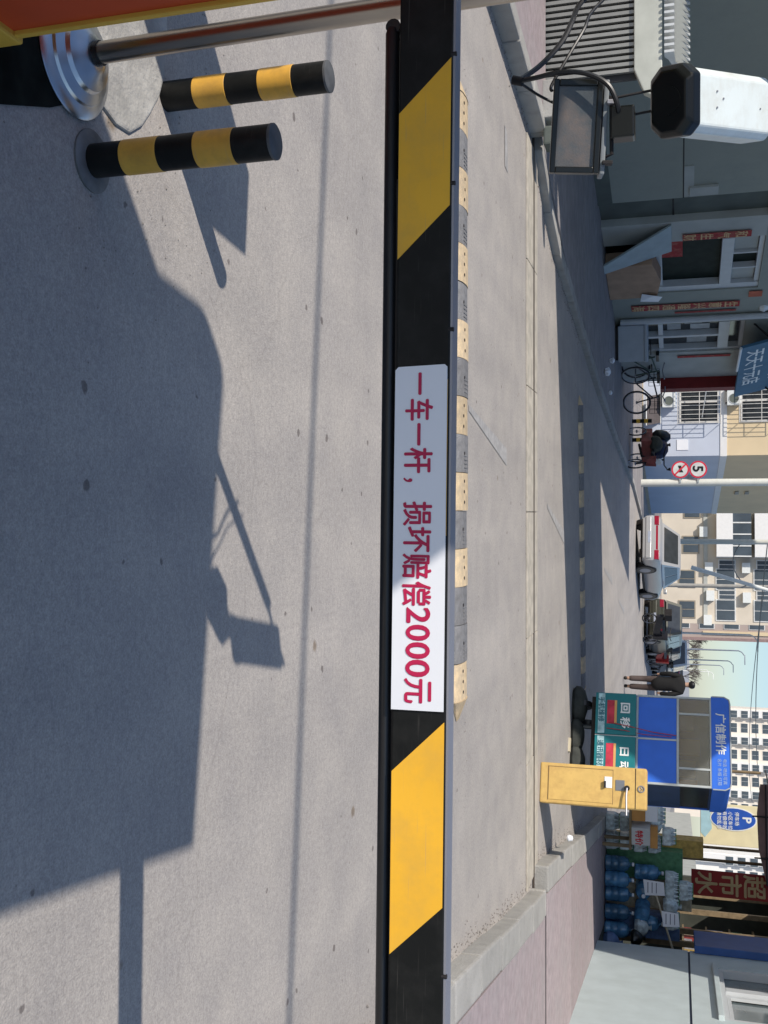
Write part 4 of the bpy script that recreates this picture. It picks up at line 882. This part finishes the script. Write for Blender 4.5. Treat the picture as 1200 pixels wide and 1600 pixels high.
# ------------------------------------------------------------------ sign pole with round signs
sg = thing('sign_pole', 'tall pale pole with two round red rimmed traffic signs', 'sign pole', (-1.03, 37.6, 0))
MB().cyl((0, 0, 0), (0, 0, 9), .135, .12, n=16).build('pole', mat('pale_pole', (.62, .62, .56), .6, var=.06), sg, smooth=True)
for z, kind in ((1.42, 'h'), (2.02, '5')):
    d = MB().cyl((-.46, -.18, z), (-.46, -.16, z), .30, n=36).build('sign_disc', mat('sign_red', (.62, .03, .06), .5), sg)
    MB().cyl((-.46, -.185, z), (-.46, -.1805, z), .245, n=36).build('sign_face', mat('sign_face_grey', (.62, .63, .60), .5), d)
    MB().box(-.3, 0, -.155, -.135, z - .03, z + .03).build('clamp', KGREY, d)
    if kind == '5': text('5', .48, mat('sign_black', (.01, .01, .012)), d, -.60, -.189, z - .17, bold=.03)
    else:
        MB().add([(-.60, -.188, z - .08), (-.50, -.188, z - .05), (-.50, -.188, z + .05), (-.60, -.188, z + .03)], [(0, 1, 2, 3)]).build('horn_symbol', mat('sign_black', (.01, .01, .012)), d)
        MB().add([(-.50, -.188, z - .03), (-.36, -.188, z - .11), (-.36, -.188, z + .11), (-.50, -.188, z + .03)], [(0, 1, 2, 3)]).build('horn_symbol', mat('sign_black', (.01, .01, .012)), d)
        s2 = MB().box(-.26, .26, -.0015, .0015, -.028, .028).build('red_bar', mat('sign_red', (.62, .03, .06)), d); s2.location = (-.46, -.1915, z); s2.rotation_euler = (0, R(45), 0)

# ================================================================== CARS
def car(label, loc, heading, paint, L=4.4, W=1.7, H=1.42, kind='sedan', lights=True):
    """local +x is forward, origin at the rear axle line on the ground, rear bumper at x=0"""
    t = thing('parked_car', label, 'car', loc, heading, 'cars parked along the street')
    hw = W / 2; belt = H * .60
    tall = kind in ('van', 'suv')
    hood = belt * (.93 if not tall else .98)
    st_ = [(0.0, .34, belt * .62, .86), (.04, .24, belt * .9, .93), (.16, .22, belt * .985, .97), (L * .25, .2, belt, 1), (L * .6, .2, belt, 1), (L * .72, .2, hood * 1.02, 1), (L * .9, .22, hood * .9, .96), (L * .975, .24, hood * .78, .88), (L, .32, hood * .6, .78)]
    rings = []
    for x, zb, zt, q in st_:
        a = hw * q
        rings.append([(x, -a * .86, zb), (x, -a * .98, zb + .12), (x, -a, lerp(zb, zt, .55)), (x, -a * .95, zt - .05), (x, -a * .82, zt), (x, a * .82, zt), (x, a * .95, zt - .05), (x, a, lerp(zb, zt, .55)), (x, a * .98, zb + .12), (x, a * .86, zb)])
    body = loft(rings).build('body', paint, t, smooth=True)
    if kind == 'sedan': g = (.55, L * .70, 1.25, L * .53)
    elif kind == 'hatch': g = (.08, L * .70, .5, L * .52)
    else: g = (.05, L * .76, .22, L * .62)
    x0, x1, x2, x3 = g; b0 = hw * .88; b1 = hw * .70
    zb, zt = belt - .02, H
    B = [(x0, -b0, zb), (x1, -b0, zb), (x1, b0, zb), (x0, b0, zb), (x2, -b1, zt - .03), (x3, -b1, zt - .03), (x3, b1, zt - .03), (x2, b1, zt - .03)]
    rf = MB().add(B, [(0, 1, 5, 4), (1, 2, 6, 5), (2, 3, 7, 6), (3, 0, 4, 7), (4, 5, 6, 7)]).build('cabin', paint, t)
    MB().add([(x2, -b1, zt - .03), (x3, -b1, zt - .03), (x3, b1, zt - .03), (x2, b1, zt - .03), (x2 + .12, -b1 * .8, zt), (x3 - .12, -b1 * .8, zt), (x3 - .12, b1 * .8, zt), (x2 + .12, b1 * .8, zt)], [(4, 5, 6, 7), (0, 1, 5, 4), (1, 2, 6, 5), (2, 3, 7, 6), (3, 0, 4, 7)]).build('roof', paint, t, smooth=True)
    B = [Vector(p) for p in B]
    def pane(i, j, k, l, u0, u1, v0, v1, nm):
        def P(u, v): return (B[i].lerp(B[j], u)).lerp(B[l].lerp(B[k], u), v)
        n_ = (B[j] - B[i]).cross(B[l] - B[i]).normalized() * .008
        q = [P(u0, v0) + n_, P(u1, v0) + n_, P(u1, v1) + n_, P(u0, v1) + n_]
        MB().add(q, [(0, 1, 2, 3)]).build(nm, GLASSD, rf)
    pane(3, 0, 4, 7, .08, .92, .12, .9, 'rear_window'); pane(1, 2, 6, 5, .06, .94, .08, .92, 'windscreen')
    for i, j, k, l in ((0, 1, 5, 4), (2, 3, 7, 6)):
        pane(i, j, k, l, .10, .5, .14, .86, 'side_window'); pane(i, j, k, l, .54, .9, .14, .86, 'side_window')
    for x in (L * .19, L * .80):
        for sy in (-1, 1):
            MB().cyl((x, sy * (hw * .80), .31), (x, sy * (hw * 1.003), .31), .355, n=24).build('wheel_arch', DSTEEL, t)
            wl = MB().cyl((x, sy * (hw * .78), .30), (x, sy * (hw * 1.012), .30), .30, n=24).build('wheel', RUBBER, t, smooth=True)
            MB().cyl((x, sy * hw * 1.0, .30), (x, sy * (hw * 1.02), .30), .18, n=16).build('rim', ALU, wl)
    TL = mat('tail_lamp_red', (.28, .008, .03), .25, spec=.6)
    for sy in (-1, 1):
        y0, y1 = sorted((sy * hw * .52, sy * hw * .90))
        MB().box(.005, .14, y0, y1, belt * .70, belt * .88).build('tail_lamp', TL, t, bevel=.015)
        y0, y1 = sorted((sy * hw * .45, sy * hw * .78))
        MB().box(L - .1, L - .01, y0, y1, hood * .58, hood * .72).build('headlamp', WHITEP, t, bevel=.015)
        y0, y1 = sorted((sy * hw * 1.0, sy * hw * 1.16))
        MB().box(L * .62, L * .66, y0, y1, belt + .0, belt + .11).build('mirror', paint, t, bevel=.02)
    MB().box(-.03, .06, -hw * .86, hw * .86, .34, .50).build('rear_bumper', paint, t, bevel=.02)
    MB().box(-.036, -.028, -.2, .2, .40, .49).build('number_plate', mat('plate_grey', (.30, .33, .40), .5), t)
    MB().box(.02, .05, -hw * .5, hw * .5, belt * .72, belt * .84).build('rear_trim', TL if kind == 'sedan' else paint, t)
    MB().box(.3, L - .3, -hw * .9, hw * .9, .16, .24).build('underside', DSTEEL, t)
    return t
def paint(n, c): return mat('paint_' + n, c, .28, metal=.35, var=.03, spec=.6)
HD = R(66)
car('silver sedan parked nearest with its red tail lamps towards us', (.82, 34.6, 0), R(67), paint('silver', (.44, .44, .44)), H=1.43)
car('dark olive car parked just beyond the silver sedan', (4.25, 42.6, 0), R(72), paint('olive', (.06, .06, .045)), L=4.3, H=1.5, kind='suv')
car('dull brown car third along the row', (5.65, 47.6, 0), R(75), paint('brown', (.12, .10, .08)), L=4.3, H=1.45, kind='hatch')
sv = car('pale grey off-road car with a round spare wheel on its back', (6.95, 52.7, 0), R(77), paint('palegrey', (.36, .38, .40)), L=4.2, H=1.75, kind='suv')
MB().cyl((-.16, 0, .95), (0.0, 0, .95), .33, n=24).build('spare_wheel_cover', paint('spare', (.45, .47, .5)), sv, smooth=True)
car('red car far down the parked row', (8.35, 58.6, 0), R(78), paint('red', (.42, .03, .03)), L=4.2, H=1.42)
car('black car at the far end of the parked row', (9.9, 65.5, 0), R(79), paint('black', (.015, .015, .017)), L=4.5, W=1.8, H=1.6, kind='suv')

# ================================================================== PERSON
def skin_mesh(name, verts, edges, radii, m, parent, root=0, sub=2):
    me = bpy.data.meshes.new(name); me.from_pydata(verts, edges, [])
    o = bpy.data.objects.new(name, me); COL.objects.link(o)
    md = o.modifiers.new('s', 'SKIN'); md.use_smooth_shade = True
    for i, r in enumerate(radii):
        me.skin_vertices[0].data[i].radius = r if isinstance(r, tuple) else (r, r); me.skin_vertices[0].data[i].use_root = (i == root)
    o.modifiers.new('u', 'SUBSURF').levels = sub
    m2 = bpy.data.meshes.new_from_object(o.evaluated_get(bpy.context.evaluated_depsgraph_get()))
    bpy.data.objects.remove(o); m2.name = name; m2.materials.clear(); m2.materials.append(m)
    m2.polygons.foreach_set('use_smooth', [True] * len(m2.polygons))
    o = bpy.data.objects.new(name, m2); COL.objects.link(o); o.parent = parent; return o
pe = thing('person', 'person in black coat and brown trousers walking away along the street', 'person', (4.42, 27.3, 0), R(-8))
V = [(0, 0, .95), (0, 0, 1.15), (0, .01, 1.38), (0, .01, 1.50), (0, .02, 1.58), (0, .03, 1.68), (0, .03, 1.76),
     (-.10, 0, .90), (-.11, .07, .50), (-.11, -.06, .10), (-.11, .06, .05), (.10, 0, .90), (.11, .12, .52), (.10, .16, .10), (.10, .28, .06),
     (-.19, .01, 1.42), (-.25, -.03, 1.15), (-.24, .06, .92), (-.24, .09, .83), (.19, .01, 1.42), (.25, -.05, 1.15), (.24, .02, .92), (.24, .05, .83)]
Ed = [(0, 1), (1, 2), (2, 3), (3, 4), (4, 5), (5, 6), (0, 7), (7, 8), (8, 9), (9, 10), (0, 11), (11, 12), (12, 13), (13, 14), (2, 15), (15, 16), (16, 17), (17, 18), (2, 19), (19, 20), (20, 21), (21, 22)]
Rr = [(.15, .10), (.14, .10), (.16, .10), .06, .06, .095, .07, .08, .06, .045, .04, .08, .06, .045, .04, .06, .048, .036, .03, .06, .048, .036, .03]
skin_mesh('body', V, Ed, Rr, SKINM, pe)
skin_mesh('coat', [(0, 0, .66), (0, 0, 1.0), (0, 0, 1.2), (0, .01, 1.38), (0, .015, 1.55), (-.2, .01, 1.42), (-.265, -.03, 1.15), (-.25, .06, .90), (.2, .01, 1.42), (.265, -.05, 1.15), (.25, .02, .90)],
          [(0, 1), (1, 2), (2, 3), (3, 4), (3, 5), (5, 6), (6, 7), (3, 8), (8, 9), (9, 10)], [(.2, .15), (.2, .145), (.19, .14), (.2, .13), .075, .085, .07, .055, .085, .07, .055], COAT, pe)
for sx, k0 in ((-1, 7), (1, 11)):
    a, b, c_ = V[k0], V[k0 + 1], V[k0 + 2]
    skin_mesh('trouser_leg', [a, b, (c_[0], c_[1], c_[2] + .02)], [(0, 1), (1, 2)], [.1, .082, .075], TROU, pe)
    e = V[k0 + 3]
    skin_mesh('shoe', [(c_[0], c_[1] - .05, .05), (e[0], e[1] + .02, .04)], [(0, 1)], [.055, .045], SHOE, pe)
skin_mesh('hair', [(0, -.01, 1.61), (0, .0, 1.71), (0, .03, 1.77)], [(0, 1), (1, 2)], [.09, .115, .085], HAIR, pe)

# ================================================================== FAR BUILDINGS
def windows(parent, spots, wd, ht, y, frame_m, glass_m, mull=True):
    fm = MB().box(-wd / 2, wd / 2, -.06, 0, 0, ht).mesh('window', frame_m); 
    e = .09
    pn = MB().box(-wd / 2 + e, -e * .35, -.085, -.061, e, ht - e).mesh('pane', glass_m); pn2 = MB().box(e * .35, wd / 2 - e, -.085, -.061, e, ht - e).mesh('pane', glass_m)
    for x, z in spots:
        o = inst('window', fm, parent, (x, y, z)); inst('pane', pn, o); inst('pane', pn2, o)
FGL = mat('far_glass', (.07, .09, .11), .2, var=.3, scale=.6)
FWH = mat('far_white_frame', (.68, .68, .66), .6)
# beige block behind the parked cars
b2 = thing('beige_block', 'beige walk-up block with white balconies behind the parked cars', 'building', (-1.0, 85, 0), R(-6))
MB().box(-12, 9.8, 0, 12, 0, 17).build('wall', mat('b2_wall', (.62, .55, .45), .85, var=.1, scale=.5), b2); MB().box(-12.3, 10.1, -.4, 12.3, 17, 17.4).build('roof', FACL, b2)
for zf in (4.6, 7.4, 10.2, 13.0):
    bc = MB().box(1.0, 4.6, -1.2, 0, zf - .45, zf + .75).build('balcony', APW, b2)
    MB().box(1.0, 4.6, -1.15, -.0, zf + .75, zf + 2.1).build('balcony_glazing', FGL, bc)
    for x in (1.0, 1.9, 2.8, 3.7, 4.5): MB().box(x, x + .1, -1.2, -1.15, zf + .75, zf + 2.1).build('balcony_frame', FWH, bc)
windows(b2, [(x, z) for z in (4.1, 6.9, 9.7) for x in (6.3, 8.7)], 1.7, 1.5, 0, FWH, FGL)
windows(b2, [(.8, 1.7), (3.6, 1.6), (6.3, 1.3), (8.7, 1.3)], 1.4, 1.3, 0, mat('b2_dull_frame', (.3, .26, .2)), FGL)
windows(b2, [(x, z) for z in (4.3, 7.1, 9.9) for x in (5.15, 7.5, -.3)], .8, 1.3, 0, FWH, FGL)
for x, z in ((5.0, 3.3), (7.2, 3.4), (5.0, 6.05), (9.1, 3.2), (7.3, 6.1), (.3, 3.4), (2.2, 2.9)): MB().box(x, x + .8, -.4, 0, z, z + .6).build('air_conditioner_case', WHITEP, b2)
MB().box(-12, 9.8, -.08, 0, 3.2, 3.5).build('string_course', FACL, b2)
# brown block, its windows one above the other at the end of the street
b3 = thing('brown_block', 'brown block with a column of white framed windows at the street end', 'building', (14.6, 125, 0), R(-3))
MB().box(-9, 0, 0, 14, 0, 20).build('wall', mat('b3_wall', (.44, .36, .32), .85, var=.08, scale=.4), b3); MB().box(-9.2, .2, -.3, 14.2, 20, 20.4).build('roof', FACL, b3)
MB().box(.0, .35, -.1, 2, 0, 20).build('corner_strip', mat('b3_corner', (.30, .21, .2), .85), b3)
MB().box(-.75, -.35, -.12, 0, 4.0, 20).build('cream_strip', APC, b3)
windows(b3, [(-2.0, .8 + 2.75 * k2) for k2 in range(6)], 2.0, 1.75, 0, FWH, FGL); windows(b3, [(-6.2, .8 + 2.75 * k2) for k2 in range(6)], 1.8, 1.6, 0, mat('b2_dull_frame', (.3, .26, .2)), FGL)
for k2 in range(5): MB().box(-3.6, -3.1, -.4, 0, 1.6 + 2.75 * k2, 2.2 + 2.75 * k2).build('air_conditioner_case', WHITEP, b3)
# far high-rises
def tower(x, y, wd, nfl, label, col, rz, stepx):
    t = thing('tower_block', label, 'building', (x, y, 0), rz, 'far pale tower blocks')
    MB().box(0, wd, 0, 16, 0, nfl * 2.8 + 1).build('wall', col, t)
    MB().box(-.3, wd + .3, -.4, 16.4, nfl * 2.8 + 1, nfl * 2.8 + 1.6).build('roof', FACL, t)
    bays = int(wd / stepx)
    for b_ in range(0, bays, 2): MB().box(b_ * stepx + .2, b_ * stepx + stepx * .62, -1.2, 0, 0, nfl * 2.8).build('bay', APW, t)
    fl_ = range(4, nfl)
    windows(t, [(b_ * stepx + stepx * .41 + .0, f_ * 2.8 + .8) for b_ in range(0, bays, 2) for f_ in fl_], 2.1, 1.9, -1.2, FWH, FGL)
    windows(t, [(b_ * stepx + stepx * .45, f_ * 2.8 + .8) for b_ in range(1, bays, 2) for f_ in fl_], 2.6, 1.9, 0, FWH, FGL)
TC1 = mat('tower_cream', (.78, .71, .62), .85, var=.05, scale=.2); TC2 = mat('tower_white', (.80, .78, .74), .85, var=.05, scale=.2)
tower(54.5, 300, 30, 13, 'pale cream tower block above the kiosk roof', TC1, R(-8), 3.6)
tower(83, 262, 22, 12, 'pale white tower block behind the parking board', TC2, R(-10), 3.4)
tag(MB().box(0, 60, 0, 20, 0, 5).build('far_shed', mat('far_shed_white', (.36, .38, .42), .8), None, loc=(46, 420, 0)), 'low pale building closing the end of the street', 'building')
# street at the right behind the kiosk: boundary wall
tag(MB().box(0, .24, 0, 60, 0, 2.2).build('boundary_wall', FACL, None, loc=(12.5, 26, 0), rz=R(-11)), 'low grey boundary wall beyond the shop', 'wall')

# ================================================================== STREET LAMPS AND POLES
def street_lamp(x, y, hgt, label, m):
    t = thing('street_lamp', label, 'street lamp', (x, y, 0), R(-8), 'street lamps down the left side')
    MB().tube([(0, 0, 0), (0, 0, hgt * .5), (0, 0, hgt - .6), (.15, 0, hgt - .25), (.5, 0, hgt)], [.11, .09, .07, .06, .05], n=10).build('post', m, t, smooth=True)
    loft([[(xx, yy * q, zz + hgt) for yy, zz in ((-.12, 0), (.12, 0), (.08, .1), (-.08, .1))] for xx, q in ((.45, .5), (.7, 1), (1.3, .9), (1.5, .4))]).build('lamp_head', m, t, smooth=True)
LW = mat('lamp_white', (.75, .75, .72), .5); LG = mat('lamp_grey', (.22, .25, .3), .5)
for x, y, m, lb_ in ((11.1, 98, LW, 'nearest and tallest white street lamp'), (15.0, 117, LG, 'grey street lamp just beyond the nearest white one'), (19.6, 142, LW, 'second white street lamp down the street'), (24.5, 172, LG, 'second grey street lamp, thin against the sky'), (33.5, 225, LW, 'third white street lamp down the street'), (38.5, 262, LW, 'farthest tiny white street lamp')):
    street_lamp(x, y, 8.1, lb_, m)
tag(MB().cyl((1.6, 58, 0), (1.6, 58, 11), .15, .12, n=12).build('white_pole', mat('pale_pole', (.62, .62, .56)), None, smooth=True), 'plain white pole rising behind the silver sedan', 'pole')
tag(MB().cyl((3.0, 58, 2.0), (4.6, 58, 7.4), .12, .09, n=12).build('leaning_pole', WHITEP, None, smooth=True), 'leaning white prop pole beyond the silver sedan', 'pole')
tag(MB().cyl((4.4, 64, 0), (4.4, 64, 9), .13, .10, n=12).build('wire_pole', KERB, None, smooth=True), 'grey concrete wire pole beyond the leaning prop', 'pole')
for i, (a, b) in enumerate((((1.6, 58, 5.9), (30, 110, 9.4)), ((4.4, 64, 6.2), (40, 150, 11)), ((1.6, 58, 4.6), (4.4, 64, 5.2)))):
    pts = [Vector(a).lerp(Vector(b), k2 / 16) - Vector((0, 0, .6 * (1 - (k2 / 8 - 1) ** 2))) for k2 in range(17)]
    tag(MB().tube(pts, .03, n=5).build('street_wire', CABLE), ['sagging wire from the white pole across the sky', 'sagging wire from the grey pole across the sky', 'short wire between the white and grey poles'][i], 'wire')

# bare winter trees at the end of the street
BARK = mat('bare_twigs', (.12, .10, .09), .9, var=.2)
def bare_tree(x, y, hgt, label, seed):
    rnd = random.Random(seed)
    t = thing('bare_tree', label, 'tree', (x, y, 0), 0, 'bare trees at the street end')
    MB().cyl((0, 0, -.1), (0, 0, hgt * .4), .16, .11, n=8).build('trunk', BARK, t, smooth=True)
    b = MB()
    def grow(p, d, ln, r, lv):
        q = p + d * ln; b.cyl(p, q, r, r * .65, n=4, cap=False)
        if lv == 0: return
        for k2 in range(4 if lv > 1 else 5):
            nd = (d + Vector((rnd.uniform(-1, 1), rnd.uniform(-1, 1), rnd.uniform(-.2, .7))) * .75).normalized()
            grow(p.lerp(q, rnd.uniform(.45, 1)), nd, ln * rnd.uniform(.55, .75), r * .6, lv - 1)
    for k2 in range(6):
        a = k2 * 1.05 + rnd.uniform(-.3, .3)
        grow(Vector((0, 0, hgt * rnd.uniform(.28, .4))), Vector((math.cos(a) * .6, math.sin(a) * .6, .9)).normalized(), hgt * .26, .07, 3)
    b.build('crown', BARK, t)
for i, (x, y, h_, lb_) in enumerate(((15.2, 138, 6.5, 'bare tree beside the brown block, nearest of the row'), (19.0, 160, 6.0, 'second bare tree in the far row'), (25.5, 195, 6.5, 'third bare tree in the far row'), (31.5, 215, 6.5, 'fourth bare tree in the far row'), (40.0, 260, 7.0, 'farthest bare tree, nearest the kiosk roof'))):
    bare_tree(x, y, h_, lb_, 30 + i)

# grit gathered along the kerb feet and by the steel pole
gr = MB(); rg = random.Random(5)
def pebble(x, y, r):
    v = [(x + r * dx * rg.uniform(.6, 1.2), y + r * dy * rg.uniform(.6, 1.2), max(.001, r * .5 + r * dz * rg.uniform(.5, 1))) for dx, dy, dz in ((1, 0, 0), (0, 1, 0), (-1, 0, 0), (0, -1, 0), (0, 0, .8), (0, 0, -.5))]
    gr.add(v, [(0, 1, 4), (1, 2, 4), (2, 3, 4), (3, 0, 4), (1, 0, 5), (2, 1, 5), (3, 2, 5), (0, 3, 5)])
for i in range(700):
    y = rg.uniform(4.5, 15.5); k2 = RK1 if y < 10.05 else RK2
    pebble(at_line(k2, y) - abs(rg.gauss(0, .07)) - .004, y, rg.uniform(.003, .010))
for i in range(500):
    y = rg.uniform(6, 15); k2 = LK1 if y < 10.05 else LK2
    pebble(at_line(k2, y) + abs(rg.gauss(0, .07)) + .004, y, rg.uniform(.003, .010))
for i in range(260): pebble(rg.gauss(-1.2, .35), rg.gauss(2.4, .3), rg.uniform(.0012, .004))
for i in range(300): pebble(rg.uniform(-3, 2), 6.6 + rg.choice((-1, 1)) * (.18 + abs(rg.gauss(0, .05))), rg.uniform(.002, .006))
tag(gr.build('grit', mat('grit_stone', (.22, .2, .18), .9, var=.4, scale=40)), 'fine grit gathered along the kerbs', 'grit', kind='stuff')

# near-black sheet put in for a very dark patch by the barrier cabinet
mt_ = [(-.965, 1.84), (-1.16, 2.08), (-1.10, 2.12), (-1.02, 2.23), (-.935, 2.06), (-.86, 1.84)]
tag(MB().prism(mt_, .001, .006).build('dark_patch', mat('near_black_patch', (.012, .014, .012), .95, spec=.05, var=.5, scale=14)), 'near-black flat patch on the ground beside the domed pole base', 'mat')

def motorbike(loc, rz, label, col):
    t = thing('motorbike', label, 'motorbike', loc, rz, 'motorbikes parked among the cars')
    wheel(t, -.58, .28, .27); wheel(t, .62, .28, .27)
    loft([[(x, y * q, z + dz) for y, z in ((-.12, .45), (.12, .45), (.13, .7), (-.13, .7))] for x, q, dz in ((-.75, .5, .12), (-.4, 1, .05), (.1, .8, -.05), (.3, .6, .05))]).build('body', col, t, smooth=True)
    loft([[(x, y * q, z) for y, z in ((-.14, .76), (.14, .76), (.12, .86), (-.12, .86))] for x, q in ((-.6, .7), (-.2, 1), (.15, .8))]).build('seat', RUBBER, t, smooth=True)
    loft([[(x, y, z) for y, z in ((-.16, .4), (.16, .4), (.2, .95), (-.2, .95))] for x in (.3, .42)]).build('leg_shield', col, t, smooth=True)
    MB().tube([(.62, 0, .28), (.42, 0, .95), (.38, 0, 1.05)], .03, n=8).build('fork', ALU, t, smooth=True)
    MB().tube([(.28, -.34, 1.08), (.38, -.15, 1.04), (.38, .15, 1.04), (.28, .34, 1.08)], .016, n=8).build('handlebar', DSTEEL, t, smooth=True)
    MB().box(-.95, -.62, -.18, .18, .84, 1.12).build('rear_box', DSTEEL, t, bevel=.03)
motorbike((4.55, 41.2, 0), R(40), 'dark motorbike parked before the olive car', mat('bike_black', (.02, .02, .025), .35))
motorbike((6.2, 45.9, 0), R(55), 'red motorbike parked between the olive and brown cars', mat('bike_red', (.35, .03, .03), .35))
motorbike((7.7, 51.2, 0), R(50), 'grey motorbike parked before the pale grey off-road car', mat('bike_grey', (.2, .22, .24), .35))
